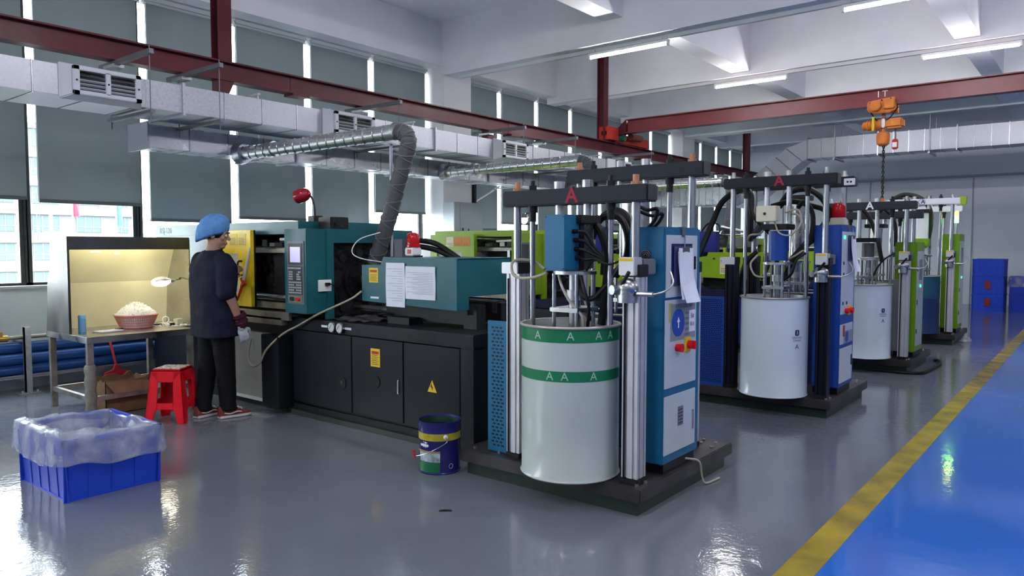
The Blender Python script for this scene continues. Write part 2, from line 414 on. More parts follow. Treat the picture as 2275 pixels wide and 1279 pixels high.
added_lamp_x(-2.4, -1.2, 1.85, 4.46, 'added unseen lit fluorescent tube above the foreground, over the yellow line, near one')
added_lamp_x(3.2, 4.4, -1.65, 4.46, 'added unseen lit fluorescent tube above the blue aisle foreground')
lamp(8.93, 4.55, 5.78, 4.14, 'lit fluorescent tube under the nearest cross beam, above the pump stations')
lamp(8.93, 1.2, 2.42, 4.14, 'lit fluorescent tube at the top edge, right end of the nearest cross beam')
lamp(12.1, 4.08, 5.30, 4.19, 'lit fluorescent tube in the middle of the second cross beam')
lamp(12.1, .98, 2.18, 4.19, 'lit fluorescent tube at the right end of the second cross beam')
lamp(8.93, -2.1, -.9, 4.14, 'added unseen lit fluorescent tube over the blue aisle'); lamp(12.1, -2.3, -1.1, 4.19, 'added unseen lit fluorescent tube over the far blue aisle')  # both tubes added beyond the view to lift the hall brightness
for y, lb in ((5.0, 'window side'), (1.6, 'over the yellow line'), (-1.8, 'over the aisle'), (-4.6, 'far aisle side')): lamp(.16, y - .6, y + .6, 4.14, 'added unseen lit fluorescent tube above the photographer, ' + lb)  # unseen row added over the camera for more front light
for x, lb in ((17.78, 'fourth'),): lamp(x, -2.4, -1.2, 4.14, 'added unseen lit fluorescent tube over the aisle on the %s beam' % lb)  # extra tube out of view, added to brighten the far wall
lamp(14.95, 4.0, 5.2, 4.19, 'unlit fluorescent batten on the third cross beam above the duct', False)
lamp(14.95, .9, 2.1, 4.19, 'unlit fluorescent batten at the right end of the third cross beam', False)

def ibeam_y(b, x, y0, y1, z0, z1, w, tf=.016, tw=.012):
    b.box(x - w / 2, x + w / 2, y0, y1, z0, z0 + tf); b.box(x - w / 2, x + w / 2, y0, y1, z1 - tf, z1); b.box(x - tw / 2, x + tw / 2, y0, y1, z0 + tf, z1 - tf)
def ibeam_x(b, y, x0, x1, z0, z1, w, tf=.016, tw=.012):
    b.box(x0, x1, y - w / 2, y + w / 2, z0, z0 + tf); b.box(x0, x1, y - w / 2, y + w / 2, z1 - tf, z1); b.box(x0, x1, y - tw / 2, y + tw / 2, z0 + tf, z1 - tf)
RY = 7.15
t = thing('crane_runway', 'long maroon steel crane runway beam hanging along the windows', 'beam', (8, RY, 3.19))
b = MB(); ibeam_x(b, RY, -2, 19.6, 3.19, 3.39, .15); part('rail_beam', b, MAROON, t)
for x in (-.6, 4.15, 11.5, 18.3):
    b = MB(); ibx = .075
    b.box(x - ibx, x + ibx, RY - .07, RY - .06, 3.39, 5.12); b.box(x - ibx, x + ibx, RY + .06, RY + .07, 3.39, 5.12); b.box(x - .006, x + .006, RY - .06, RY + .06, 3.39, 5.12)
    part('hanger_post', b, MAROON, t)
for x in (1.2, 5.05, 8.9, 12.9, 16.6):
    b = MB(); b.box(x - .09, x + .09, RY - .012, RY + .012, 3.215, 3.365); b.box(x - .11, x + .11, RY - .085, RY + .085, 3.165, 3.189); part('splice_plate', b, MAROON, t)
for x in (4.15, 8.35):
    b = MB(); b.prism([(x - .08, RY - .06, 3.19), (x + .10, RY - .06, 3.19), (x + .04, RY - .06, 3.06), (x - .08, RY - .06, 3.06)], (0, .12, 0)); part('bracket', b, MAROON, t)

BX = 11.9
t = thing('bridge_crane', 'maroon bridge crane girder crossing the hall above the pump stations', 'crane', (BX, 3, 3.54))
b = MB(); ibeam_y(b, BX, -6.6, 6.86, 3.54, 3.785, .16); part('girder', b, M('girder_lit_red', (.17, .028, .034), .38, var=.15, vscale=1.5, spec=.4), t)  # maroon brightened here: lamp light on the girder put into its colour
b = MB(); b.prism([(BX - .08, 6.86, 3.785), (BX - .08, 7.12, 3.56), (BX - .08, 7.12, 3.50), (BX - .08, 6.86, 3.54)], (.02, 0, 0)); b.prism([(BX + .06, 6.86, 3.785), (BX + .06, 7.12, 3.56), (BX + .06, 7.12, 3.50), (BX + .06, 6.86, 3.54)], (.02, 0, 0)); part('end_gusset', b, MAROON, t)
b = MB(); b.box(BX - .10, BX + 1.15, RY - .09, RY + .09, 3.40, 3.56); part('end_carriage', b, REDC, t, bevel=.01)
b = MB(); b.box(BX - .42, BX - .10, RY - .16, RY + .10, 3.41, 3.64)
cbx = part('control_box', b, REDC, t, bevel=.008)
b = MB(); b.box(BX - .425, BX - .419, RY - .10, RY + .01, 3.49, 3.56); part('nameplate', b, BLACK, cbx)
b = MB(); b.cyl((BX + .06, RY - .09, 3.49), (BX + .06, RY - .19, 3.49), .075); part('wheel_gearbox', b, M('green_gear', (.02, .10, .06), .4), t)
b = MB(); b.cyl((BX + .25, RY - .20, 3.52), (BX + .62, RY - .20, 3.52), .062, n=18); b.cyl((BX + .62, RY - .2, 3.52), (BX + .66, RY - .2, 3.52), .045, n=18); part('drive_motor', b, M('motor_dull_red', (.20, .05, .04), .5), t)
for dx in (.0, .9):
    b = MB(); b.cyl((BX + dx, RY - .05, 3.42), (BX + dx, RY + .05, 3.42), .055, n=18); part('wheel', b, STEEL, t)
b = MB(); b.box(BX + .05, BX + .12, 6.75, 6.86, 3.785, 3.80); part('top_plate', b, MAROON, t)
part('lettering', text_mb('1T', .13, on_x(BX - .012, 2.64, 3.71), spacing=1.25), WHITEP, t)

HX, HY = BX, 2.61
t = thing('chain_hoist', 'orange electric chain hoist on the crane girder with dangling chain', 'hoist', (HX, HY, 2.2))
b = MB(); b.prism([(HX - .14, HY + .2, 3.60), (HX - .14, HY - .17, 3.64), (HX - .14, HY - .19, 3.46), (HX - .14, HY - .1, 3.42), (HX - .14, HY + .1, 3.42), (HX - .14, HY + .2, 3.47)], (.05, 0, 0)); tr = part('trolley', b, ORANGE, t, bevel=.012)
b = MB(); b.cyl((HX - .14, HY + .07, 3.52), (HX - .24, HY + .07, 3.52), .075, n=18); part('gear_cover', b, ORANGE, tr, bevel=.01)
b = MB(); b.box(HX - .20, HX - .14, HY - .18, HY - .04, 3.47, 3.60); part('trolley_motor', b, ORANGE, tr, bevel=.012)
for dy, dz in ((.15, .57), (.0, .60), (-.12, .61), (-.15, .49)):
    b = MB(); b.cyl((HX - .145, HY + dy, 3 + dz), (HX - .155, HY + dy, 3 + dz), .012, n=6); part('bolt', b, BLACK, tr)
b = MB(); b.prism([(HX + .09, HY + .2, 3.60), (HX + .09, HY - .17, 3.64), (HX + .09, HY - .17, 3.44), (HX + .09, HY + .2, 3.47)], (.04, 0, 0)); part('trolley_plate', b, ORANGE, t)
b = MB(); b.box(HX - .03, HX + .03, HY - .02, HY + .02, 3.34, 3.46); part('suspension_link', b, M('dull_red_link', (.25, .08, .06), .5), t)
b = MB(); b.cyl((HX, HY + .26, 3.27), (HX, HY + .02, 3.28), .062, .075, n=20); b.sphere((HX, HY + .26, 3.27), (.06, .035, .06)); mt = part('motor', b, ORANGE, t)
for k in range(5):
    b = MB(); b.cyl((HX, HY + .06 + k * .035, 3.275), (HX, HY + .07 + k * .035, 3.275), .078, n=20); part('cooling_fin', b, ORANGE, mt)
b = MB(); b.box(HX - .085, HX + .085, HY - .27, HY - .03, 3.20, 3.345); part('gearbox', b, ORANGE, t, bevel=.03)
b = MB(); b.box(HX - .06, HX + .06, HY - .03, HY + .02, 3.22, 3.35); part('bridge_casting', b, STEEL, t, bevel=.01)
part('lettering', text_mb('A', .05, on_x(HX - .087, HY - .13, 3.28)), YELST, t)
b = MB()
for z, r in ((2.965, .05), (2.975, .085), (3.14, .085), (3.16, .06), (3.18, .02)): pass
b.lathe([(.05, 0), (.085, .03), (.092, .12), (.085, .19), (.03, .215), (.012, .27)], HX, HY, 2.96, 14); part('chain_bag', b, ORANGE, t)
b = MB(); b.tube([(HX, HY - .16, 3.2), (HX, HY - .165, 3.1), (HX, HY - .16, 3.05)], .006, 6, 4); part('pendant_cable', b, RUBBER, t)
b = MB(); b.box(HX - .03, HX + .03, HY - .20, HY - .12, 2.90, 3.05); pdt = part('pendant_control', b, REDC, t, bevel=.015)
b = MB(); b.box(HX - .034, HX - .029, HY - .19, HY - .13, 2.93, 3.00); part('label_plate', b, WHITEP, pdt)
b = MB(); b.box(HX - .11, HX - .10, HY + .10, HY + .135, 3.18, 3.38); part('warning_tag', b, YELST, t)
def link(b, c, ax, L, r):
    c = Vector(c); u = Vector((0, 0, 1)); v = Vector((1, 0, 0)) if ax else Vector((0, 1, 0))
    pts = []
    for k in range(13):
        a = 2 * PI * k / 12
        pts.append(c + v * (math.cos(a) * .013) + u * (math.sin(a) * L))
    b.tube(pts, r, 5, 1, cap=False)
z = 2.95
k = 0
while z > 2.2:
    b = MB(); link(b, (HX, HY - .01 + .002 * math.sin(k), z), k % 2, .026, .0075); part('chain_link', b, BLACK, t); z -= .037; k += 1
b = MB(); b.tube([(HX - .1, HY + .15, 3.44), (HX - .05, HY + .08, 3.33), (HX - .03, HY, 3.30), (HX - .06, HY - .1, 3.36), (HX - .05, HY - .2, 3.5)], .009, 6, 5); part('power_cable', b, RUBBER, t)
b = MB(); b.cyl((HX, HY - .01, 2.20), (HX, HY - .01, 2.145), .03, .022, n=12); b.tube([(HX, HY - .01, 2.15), (HX, HY + .03, 2.12), (HX, HY + .02, 2.07), (HX, HY - .03, 2.07), (HX, HY - .045, 2.10)], .011, 6, 5); part('hook', b, ORANGE, t)

# supply duct, built from sheet sections
def duct_run(name, label, y0, y1, z0, z1, x0, x1, step, mat, flange=.012, wob=0):
    t = thing(name, label, 'duct', ((x0 + x1) / 2, (y0 + y1) / 2, z0))
    n = int((x1 - x0) / step)
    cache = []
    for k in range(n):
        xa = x0 + k * step
        if k < 3:
            b = MB(); b.box(xa + .003, xa + step - .003, y0, y1, z0, z1)
            o = part('duct_section', b, mat, t, bevel=.004); cache.append((o, xa))
        else:
            src, xs = cache[k % 3]
            o = src.copy(); COL.objects.link(o); o.parent = t; o.location = (xa - xs, 0, 0)
        if k % 4 == 0:
            b = MB(); b.box(xa - .012, xa + .012, y0 - .022, y1 + .022, z0 - .022, z1 + .022); part('flange', b, GALV, t)
        else:
            b = MB(); b.box(xa - .003, xa + .003, y0 - .004, y1 + .004, z0 - .004, z1 + .004); part('seam', b, CHROME, t)
    return t
dt = duct_run('supply_duct', 'galvanised rectangular air duct with grilles hanging under the crane runway', 6.52, 7.14, 2.695, 2.94, -1.4, 17.4, .4, GALV)
STRUT = M('dull_strut_steel', (.17, .175, .19), .5, .5)
VENTW = M('vent_plastic', (.52, .55, .60), .5)
for x0, x1 in ((2.44, 2.97), (4.97, 5.52), (7.76, 8.31), (10.7, 11.25)):
    # tapered collar, frame, two banks of louvres
    b = MB(); yo, yi = 6.40, 6.52
    b.add([(x0 - .06, yi, 2.67), (x1 + .06, yi, 2.67), (x1 + .06, yi, 2.96), (x0 - .06, yi, 2.96), (x0, yo, 2.70), (x1, yo, 2.70), (x1, yo, 2.925), (x0, yo, 2.925)],
          [(0, 3, 2, 1), (0, 1, 5, 4), (1, 2, 6, 5), (2, 3, 7, 6), (3, 0, 4, 7), (4, 5, 6, 7)])
    v = part('air_grille', b, VENTW, dt, bevel=.006)
    xm = (x0 + x1) / 2
    b = MB(); yq = 6.375
    b.box(x0, x0 + .05, yq, yo, 2.70, 2.925); b.box(x1 - .05, x1, yq, yo, 2.70, 2.925); b.box(xm - .02, xm + .02, yq, yo, 2.72, 2.905)
    b.box(x0, x1, yq, yo, 2.70, 2.735); b.box(x0, x1, yq, yo, 2.89, 2.925); part('grille_frame', b, VENTW, v, bevel=.005)
    b = MB(); b.box(x0 + .05, x1 - .05, yo - .004, yo - .001, 2.735, 2.89); part('grille_backing', b, BLACK, v)
    R = Matrix.Rotation(math.radians(-32), 3, 'X')
    for a, c in ((x0 + .052, xm - .022), (xm + .022, x1 - .052)):
        for k in range(5):
            b = MB(); b.obox(((a + c) / 2, yq + .012, 2.752 + k * .031), (c - a, .022, .004), R); part('louvre', b, VENTW if k < 3 else STEEL, v)
    for xx in (x0 + .025, x1 - .025, xm):
        b = MB(); b.cyl((xx, yq, 2.81), (xx, yq - .004, 2.81), .008, n=8); part('screw', b, BLACK, v)
for x in (3.08, 3.72, 5.95, 8.3, 9.6, 12.05):
    t = thing('duct_hanger', 'galvanised strut and threaded rods carrying the air duct, %s' % {3.08: 'right of the first grille', 3.72: 'second from the left edge', 5.95: 'right of the second grille', 8.3: 'beside the third grille', 9.6: 'left of the crane end carriage', 12.05: 'under the crane end carriage'}[x], 'hanger', (x, 6.9, 2.66), group='hangers of the air duct')
    b = MB(); b.box(x - .02, x + .02, 6.42, 7.42, 3.145, 3.187); part('top_strut', b, STRUT, t)
    b = MB(); b.box(x - .02, x + .02, 6.42, 7.26, 2.645, 2.672); part('bottom_strut', b, STRUT, t)
    for y in (6.46, 7.22):
        b = MB(); b.cyl((x, y, 2.58), (x, y, 3.22), .0045, n=6); part('threaded_rod', b, STRUT, t)
    b = MB(); b.box(x - .05, x + .05, 7.05, 7.25, 3.12, 3.147); part('beam_clamp', b, STEEL, t)

dl = duct_run('exhaust_duct', 'shiny foil exhaust duct running below the supply duct', 7.25, 7.62, 2.46, 2.68, 3.42, 17.8, .42, FOIL)
for x in (4.6, 6.9, 9.2, 11.5):
    t = thing('duct_hanger', 'thin rod hanger of the lower foil duct, %s' % {4.6: 'behind the first spiral pipe', 6.9: 'left of the white column', 9.2: 'in front of the white column', 11.5: 'right of the white column'}[x], 'hanger', (x, 7.44, 2.42), group='hangers of the foil duct')
    b = MB(); b.box(x - .015, x + .015, 7.19, 7.68, 2.42, 2.437); part('bottom_strut', b, GALV, t)
    for y in (7.215, 7.655):
        b = MB(); b.cyl((x, y, 2.40), (x, y, 3.14), .005, n=6); part('threaded_rod', b, STEEL, t)
    b = MB(); b.box(x - .015, x + .015, 7.19, 7.68, 3.13, 3.15); part('top_strut', b, GALV, t)
WIRE = M('hose_wire', (.16, .165, .18), .45)
def exhaust(x, ye, z, pts, label, hoselabel, r=.068):
    t = thing('spiral_pipe', label, 'pipe', (x, 6, z - r), group='spiral exhaust pipes over the machines')
    b = MB(); b.cyl((x, 7.25, z), (x, ye, z), r, n=22); part('pipe', b, SPIRAL, t)
    y = ye + .03
    while y < 7.2:
        b = MB()
        ring = [(x + (r + .003) * math.cos(a), y + .04 * math.cos(a) , z + (r + .003) * math.sin(a)) for a in [2 * PI * i / 20 for i in range(21)]]
        b.tube(ring, .0045, 5, 1, cap=False); part('spiral_seam', b, SPIRAL, t); y += .13
    b = MB(); b.cyl((x, 6.62, z), (x, 6.70, z), r + .012, n=22); part('collar', b, FOIL, t)
    b = MB(); b.cyl((x, 7.15, z), (x, 7.249, z), r + .03, r + .05, n=22); part('spigot', b, FOIL, t)
    t = thing('exhaust_hose', hoselabel, 'hose', pts[0], group='flexible exhaust hoses')
    path = catmull(pts, 10)
    L = len(path)
    b = MB(); b.tube(path, lambda u: r * (1.0 + .04 * math.sin(u * L * 1.9)), 20, 1); part('hose_wall', b, HOSEG, t)
    # two crossing wire helices
    for s in (1, -1):
        hp = []; prev = None
        for i in range(L * 5):
            q = i / 5; k = min(int(q), L - 2); f_ = q - k
            c = path[k].lerp(path[k + 1], min(f_, 1)); d = (path[k + 1] - path[k]).normalized()
            a = Vector((1, 0, 0)); a = (a - d * a.dot(d)).normalized(); bb = d.cross(a)
            ang = s * q * .95
            hp.append(c + (a * math.cos(ang) + bb * math.sin(ang)) * (r + .004))
        b = MB(); b.tube(hp, .0032, 4, 1); part('wire', b, WIRE, t)
    b = MB(); b.cyl(path[-1], path[-1] + (path[-1] - path[-4]).normalized() * .05, r + .006, n=20); part('clamp', b, STEEL, t)
exhaust(4.4, 4.80, 2.485, [(4.40, 5.11, 1.35), (4.40, 5.00, 1.57), (4.40, 4.89, 1.80), (4.40, 4.80, 2.03), (4.40, 4.72, 2.22), (4.40, 4.665, 2.36), (4.40, 4.69, 2.45), (4.40, 4.78, 2.485)],
        'spiral steel exhaust pipe above the teal machine', 'grey flexible hose dropping from the spiral pipe to the teal machine')
exhaust(7.5, 4.98, 2.53, [(7.5, 5.0, 1.5), (7.5, 4.87, 1.9), (7.5, 4.83, 2.25), (7.5, 4.84, 2.40), (7.5, 4.88, 2.50), (7.5, 4.97, 2.53)],
        'spiral steel exhaust pipe behind the first pump station beam', 'flexible hose below the second spiral pipe, half hidden by pump beams')
exhaust(10.6, 4.5, 2.45, [(10.6, 4.5, 1.5), (10.6, 4.38, 1.9), (10.6, 4.36, 2.25), (10.6, 4.38, 2.38), (10.6, 4.44, 2.44), (10.6, 4.50, 2.45)],
        'spiral steel exhaust pipe left of the second pump station beam', 'flexible hose of the third machine behind the second pump station')
t = thing('support_pole', 'thin galvanised pole propping the spiral pipe beside the grey hose', 'pole', (4.46, 4.95, 1.41))
b = MB(); b.cyl((4.46, 4.95, 1.41), (4.46, 4.95, 2.40), .014, n=10); part('pole', b, GALV, t)
b = MB(); b.box(4.39, 4.53, 4.90, 5.0, 2.395, 2.414); part('saddle', b, GALV, t)

# duct on the far wall with its slanting offset
t = thing('far_duct', 'galvanised duct along the far wall with slanted elbow behind the hoist', 'duct', (18, 3.5, 3.5))
yy = 5.5; k = 0; src = None
while yy > -6:
    if src is None:
        b = MB(); b.box(17.8, 18.4, yy - .297, yy - .003, 3.53, 3.97); src = part('duct_section', b, GALV, t, bevel=.004)
    else:
        o = src.copy(); COL.objects.link(o); o.parent = t; o.location = (0, yy - 5.5, 0)
    b = MB(); b.box(17.79, 18.41, yy - .006, yy + .006, 3.52, 3.98) if k % 5 else b.box(17.76, 18.44, yy - .012, yy + .012, 3.49, 4.01); part('seam', b, CHROME, t)
    yy -= .3; k += 1
b = MB(); b.prism([(17.8, 5.5, 3.97), (17.8, 5.5, 3.53), (17.8, 5.62, 3.48), (17.8, 6.0, 3.80)], (.6, 0, 0)); part('elbow', b, GALV, t)
b = MB(); b.prism([(17.8, 5.62, 3.48), (17.8, 6.0, 3.80), (17.8, 6.95, 3.05), (17.8, 6.62, 2.70)], (.6, 0, 0)); part('slanted_section', b, GALV, t)
b = MB(); b.prism([(17.8, 6.95, 3.05), (17.8, 6.62, 2.70), (17.8, 7.25, 2.46), (17.8, 7.25, 2.68)], (.6, 0, 0)); part('lower_elbow', b, GALV, t)
for y in (4.9, 3.0, 1.2, -.8):
    b = MB(); b.cyl((17.75, y, 3.45), (17.75, y, 4.3), .008, n=6); b.cyl((18.45, y, 3.45), (18.45, y, 4.3), .008, n=6); b.box(17.7, 18.5, y - .02, y + .02, 3.45, 3.49); part('hanger', b, GALV, t)
for k in range(5):
    u = k / 4; p, q = Vector((17.8, 5.62, 3.48)).lerp(Vector((17.8, 6.62, 2.70)), u), Vector((17.8, 6.0, 3.80)).lerp(Vector((17.8, 6.95, 3.05)), u)
    b = MB(); b.tube([p - Vector((.006, 0, 0)), q - Vector((.006, 0, 0))], .008, 5, 1); part('seam', b, CHROME, t)
# a drop from the far exhaust line
t = thing('branch_duct', 'pleated foil branch duct behind the first pump station', 'duct', (13.9, 6.2, 2.46))
b = MB(); b.grid(lambda u, v: (13.5 + .25 * math.cos(PI * v) * 0 + .5 * u, 5.5 + 1.75 * v, 2.46 + .0 * u), 2, 2) if False else b.box(13.5, 14.1, 5.6, 7.25, 2.3, 2.62); part('duct_section', b, FOIL, t, bevel=.01)
for k in range(12):
    b = MB(); b.box(13.49, 14.11, 5.65 + k * .135, 5.665 + k * .135, 2.29, 2.63); part('seam', b, CHROME, t)
# ---------------------------------------------------------------- left side: pipes, bench, small things
PIPEB = M('blue_water_pipe', (.012, .055, .22), .3, var=.1)
for k, (y, z, r, lb) in enumerate(((8.72, .455, .058, 'uppermost of the thick blue water pipes along the wall'), (8.66, .345, .056, 'middle one of the thick blue water pipes along the wall'), (8.66, .235, .056, 'lowest of the thick blue water pipes along the wall'))):
    t = thing('water_pipe', lb, 'pipe', (3, y, z - r), group='blue water pipes along the window wall')
    b = MB(); b.cyl((.75, y, z), (8.7, y, z), r, n=18); part('pipe', b, PIPEB, t)
    for x in (1.2, 3.35, 5.4, 7.2):
        b = MB(); b.cyl((x, y, z), (x + .07, y, z), r + .006, n=18); part('coupling', b, PIPEB, t)
t = thing('steel_pipe', 'thin steel air pipe running above the blue water pipes', 'pipe', (3, 8.6, .56))
b = MB(); b.cyl((.75, 8.6, .575), (8.6, 8.6, .575), .021, n=12); part('pipe', b, M('dull_pipe', (.22, .22, .20), .4, .7), t)
b = MB(); b.cyl((2.45, 8.6, .575), (2.60, 8.6, .575), .034, n=10); b.box(2.50, 2.55, 8.57, 8.63, .59, .64); part('valve', b, BRASS, t)
for x, lb in ((2.76, 'left of the stainless bench'), (5.0, 'behind the standing man')):
    t = thing('pipe_bracket', 'galvanised post bolted to the floor carrying the wall pipes, ' + lb, 'bracket', (x, 8.57, 0), group='posts of the wall pipes')
    b = MB(); b.box(x - .03, x + .03, 8.54, 8.58, 0, .68); b.box(x - .03, x - .024, 8.54, 8.60, 0, .68); part('post', b, GALV, t)
    b = MB(); b.box(x - .1, x + .1, 8.5, 8.64, 0, .012); part('foot_plate', b, GALV, t)
    b = MB(); b.box(x - .02, x + .02, 8.58, 8.91, .165, .178); b.box(x - .02, x + .02, 8.58, 8.91, .515, .53); part('arm', b, GALV, t)
    for dx in (-.07, .07):
        b = MB(); b.cyl((x + dx, 8.53, .012), (x + dx, 8.53, .035), .012, n=6); part('bolt', b, STEEL, t)
t = thing('pipe_tray', 'pale angle tray under the lowest blue pipe', 'tray', (3, 8.66, .165)); b = MB(); b.box(.75, 8.6, 8.585, 8.595, .155, .19); b.box(.75, 8.6, 8.585, 8.74, .17, .176); part('tray', b, GALV, t)

# bench with hood
BX0, BX1, BY0, BY1, BZ = 2.65, 3.62, 6.82, 7.72, .715
t = thing('work_bench', 'stainless steel inspection bench with lit hood beside the man', 'bench', ((BX0 + BX1) / 2, 7.27, 0))
b = MB(); b.box(BX0, BX1, BY0, BY1, BZ - .012, BZ); top = part('bench_top', b, STAIN, t)
b = MB(); b.box(BX0, BX1, BY0 - .002, BY0 + .012, BZ - .055, BZ - .001); b.box(BX0 - .002, BX0 + .012, BY0, BY1, BZ - .055, BZ - .001); b.box(BX1 - .012, BX1, BY0, BY1, BZ - .055, BZ - .001); part('apron', b, STEEL, top)
LEGM = M('worn_steel_leg', (.30, .29, .27), .42, .7, var=.45, vscale=7)
for x, y in ((BX0 + .03, BY0 + .03), (BX0 + .03, BY1 - .05), (BX1 - .04, BY0 + .03), (BX1 - .04, BY1 - .05)):
    b = MB(); b.box(x - .025, x + .025, y - .025, y + .025, .0, BZ - .012); part('leg', b, LEGM, t, bevel=.003)
for y in (BY0 + .03, BY1 - .05):
    b = MB(); b.box(BX0 + .055, BX1 - .065, y - .018, y + .018, .15, .19); part('stretcher', b, LEGM, t)
for x in (BX0 + .03, BX1 - .04):
    b = MB(); b.box(x - .018, x + .018, BY0 + .055, BY1 - .075, .15, .19); part('stretcher', b, LEGM, t)
YH = 7.20
b = MB(); b.prism([(BX0, 7.20, .66), (BX0, BY1, .66), (BX0, 7.66, 1.15), (BX0, 7.45, 1.59), (BX0, 7.20, 1.575)], (.012, 0, 0)); part('hood_side', b, M('hood_side_sheet', (.13, .135, .13), .45, .5, var=.35, vscale=3, rvar=.1), t)
HR = 3.775
b = MB(); b.prism([(HR, 7.20, .66), (HR, BY1, .66), (HR, 7.66, 1.15), (HR, 7.45, 1.59), (HR, 7.20, 1.575)], (.012, 0, 0)); part('hood_side', b, STAIN, t)
HB = M('hood_back_sheet', (.60, .57, .40), .45, .15, var=.1, vscale=2.5, rvar=.1)
b = MB(); b.prism([(BX0 + .012, 7.66, 1.15), (BX0 + .012, 7.67, 1.15), (BX0 + .012, 7.46, 1.59), (BX0 + .012, 7.45, 1.59)], (HR - BX0 - .012, 0, 0)); b.prism([(BX0 + .012, 7.70, BZ), (BX0 + .012, 7.71, BZ), (BX0 + .012, 7.67, 1.15), (BX0 + .012, 7.66, 1.15)], (HR - BX0 - .012, 0, 0)); part('hood_back', b, HB, t)
b = MB(); b.box(BX0 + .012, HR, 7.2, 7.46, 1.575, 1.588); part('hood_roof', b, STAIN, t)
b = MB(); b.box(BX0, HR, 7.188, 7.2, 1.47, 1.588); b.box(BX0, BX0 + .02, 7.188, 7.2, .70, 1.47); part('hood_fascia', b, M('dark_steel_band', (.10, .10, .10), .32, .8, var=.2), t)
b = MB(); b.box(BX0 + .03, HR, 7.10, 7.70, BZ - .012, BZ - .001); part('shelf_extension', b, STAIN, t)
for k, (x, z, w_, h_) in enumerate(((2.97, 1.44, .10, .022), (3.19, 1.42, .055, .05))):
    b = MB(); b.box(x, x + w_, 7.515 - (z - 1.44) * .3, 7.52 - (z - 1.44) * .3, z, z + h_); part('old_sticker', b, M('peeled_tape', (.70, .68, .60), .6, var=.2, vscale=40), t)

# bulb in the hood: a real lamp
t = thing('bulb_lamp', 'bare silver-topped bulb hanging on a wire inside the bench hood', 'lamp', (3.62, 7.3, 1.1))
b = MB(); ax = Vector((1, 0, .08)).normalized(); c = Vector((3.55, 7.32, 1.15))
def body(prof, b, c, ax, n=18):
    a = ax.orthogonal().normalized(); d = ax.cross(a); rings = []
    for s, r in prof: rings.append([c + ax * s + (a * math.cos(2 * PI * j / n) + d * math.sin(2 * PI * j / n)) * r for j in range(n)])
    b.loft(rings)
body([(-.095, .004), (-.088, .024), (-.06, .040), (-.02, .048), (.03, .048), (.06, .036), (.085, .02)], b, c, ax); part('glass_bulb', b, M('lit_bulb_glass', (1.0, .93, .70), .3, emit=9), t)
b = MB(); body([(.085, .020), (.12, .020), (.125, .016), (.14, .010)], b, c, ax); part('bulb_socket', b, STEEL, t)
b = MB(); rr = []
for s, r in ((-.092, .02), (-.06, .0435), (-.02, .0515), (.03, .0515), (.065, .036), (.09, .0225)):
    a = Vector((0, 1, 0)); d = Vector((0, 0, 1)); rr.append([c + ax * s + (a * math.cos(q) + d * math.sin(q)) * r for q in [PI * (.04 + .92 * j / 14) for j in range(15)]])
mbv = MB(); mbv.loft(rr, cap=False); b = MB()
nn = 15
b.add([v for r in rr for v in r], [(i * nn + j, i * nn + j + 1, (i + 1) * nn + j + 1, (i + 1) * nn + j) for i in range(5) for j in range(nn - 1)]); part('silver_shade', b, M('mirror_silver', (.80, .80, .78), .3, .7), t)
b = MB(); b.tube([c + ax * .14, c + ax * .2 + Vector((0, 0, .003)), (3.75, 7.36, 1.175), (3.775, 7.38, 1.18)], .004, 6, 5); part('wire', b, RUBBER, t)

t = thing('added_hood_lamp', 'added warm tube lamp, unseen behind the dark fascia of the bench hood', 'lamp', (3.2, 7.25, 1.52))  # tube added out of sight to light the hood evenly
b = MB(); b.box(2.74, 3.70, 7.225, 7.285, 1.545, 1.575); part('batten', b, WHITEP, t)
b = MB(); b.cyl((2.76, 7.255, 1.525), (3.68, 7.255, 1.525), .014, n=10); part('tube', b, M('warm_tube', (1.0, .90, .60), .4, emit=17), t)
# basket of white parts
CX, CY = 3.29, 7.31
t = thing('plastic_basket', 'pink plastic colander basket heaped with white silicone pieces', 'basket', (CX, CY, BZ))
PINK = M('pink_plastic', (.72, .26, .22), .4)
def brad(z): return .132 + .058 * (z / .125) ** .8
nR = 56
for zz, r_ in ((.006, .004), (.03, .003), (.055, .003), (.08, .003), (.105, .0035), (.125, .008)):
    b = MB(); ring = [(CX + brad(zz) * math.cos(a), CY + brad(zz) * math.sin(a), BZ + zz) for a in [2 * PI * i / 48 for i in range(49)]]
    b.tube(ring, r_, 6, 1, cap=False); part('hoop' if r_ < .007 else 'rim', b, PINK, t)
b = MB()
for i in range(nR):
    a = 2 * PI * i / nR
    b.tube([(CX + brad(z) * math.cos(a), CY + brad(z) * math.sin(a), BZ + z) for z in (.004, .03, .06, .09, .125)], .0032, 4, 1)
rb = part('ribs', b, PINK, t); rb['kind'] = 'stuff'
b = MB(); b.cyl((CX, CY, BZ), (CX, CY, BZ + .006), .132, n=32); part('bottom', b, PINK, t)
SIL = M('white_silicone', (.86, .86, .84), .5)
b = MB(); b.lathe([(.138, .008), (.160, .06), (.182, .118), (.165, .15), (.12, .195), (.06, .225), (.0, .235)], CX, CY, BZ, 28); 
rnd = random.Random(3)
for i in range(700):
    a = rnd.uniform(0, 2 * PI); q = math.sqrt(rnd.random()); r = q * .178
    z = .235 - .115 * q ** 1.6 + rnd.uniform(-.006, .014)
    c = Vector((CX + r * math.cos(a), CY + r * math.sin(a), BZ + z)); d = Vector((rnd.uniform(-1, 1), rnd.uniform(-1, 1), rnd.uniform(-.5, 1))).normalized() * .011
    b.cyl(c - d, c + d, .0055, .004, n=5)
o = single('silicone_piece', b, SIL, 'heap of small white silicone pieces in the pink basket', 'silicone piece', kind='stuff')
t = thing('thermos', 'light blue thermos bottle standing on the bench', 'bottle', (2.80, 7.30, BZ))
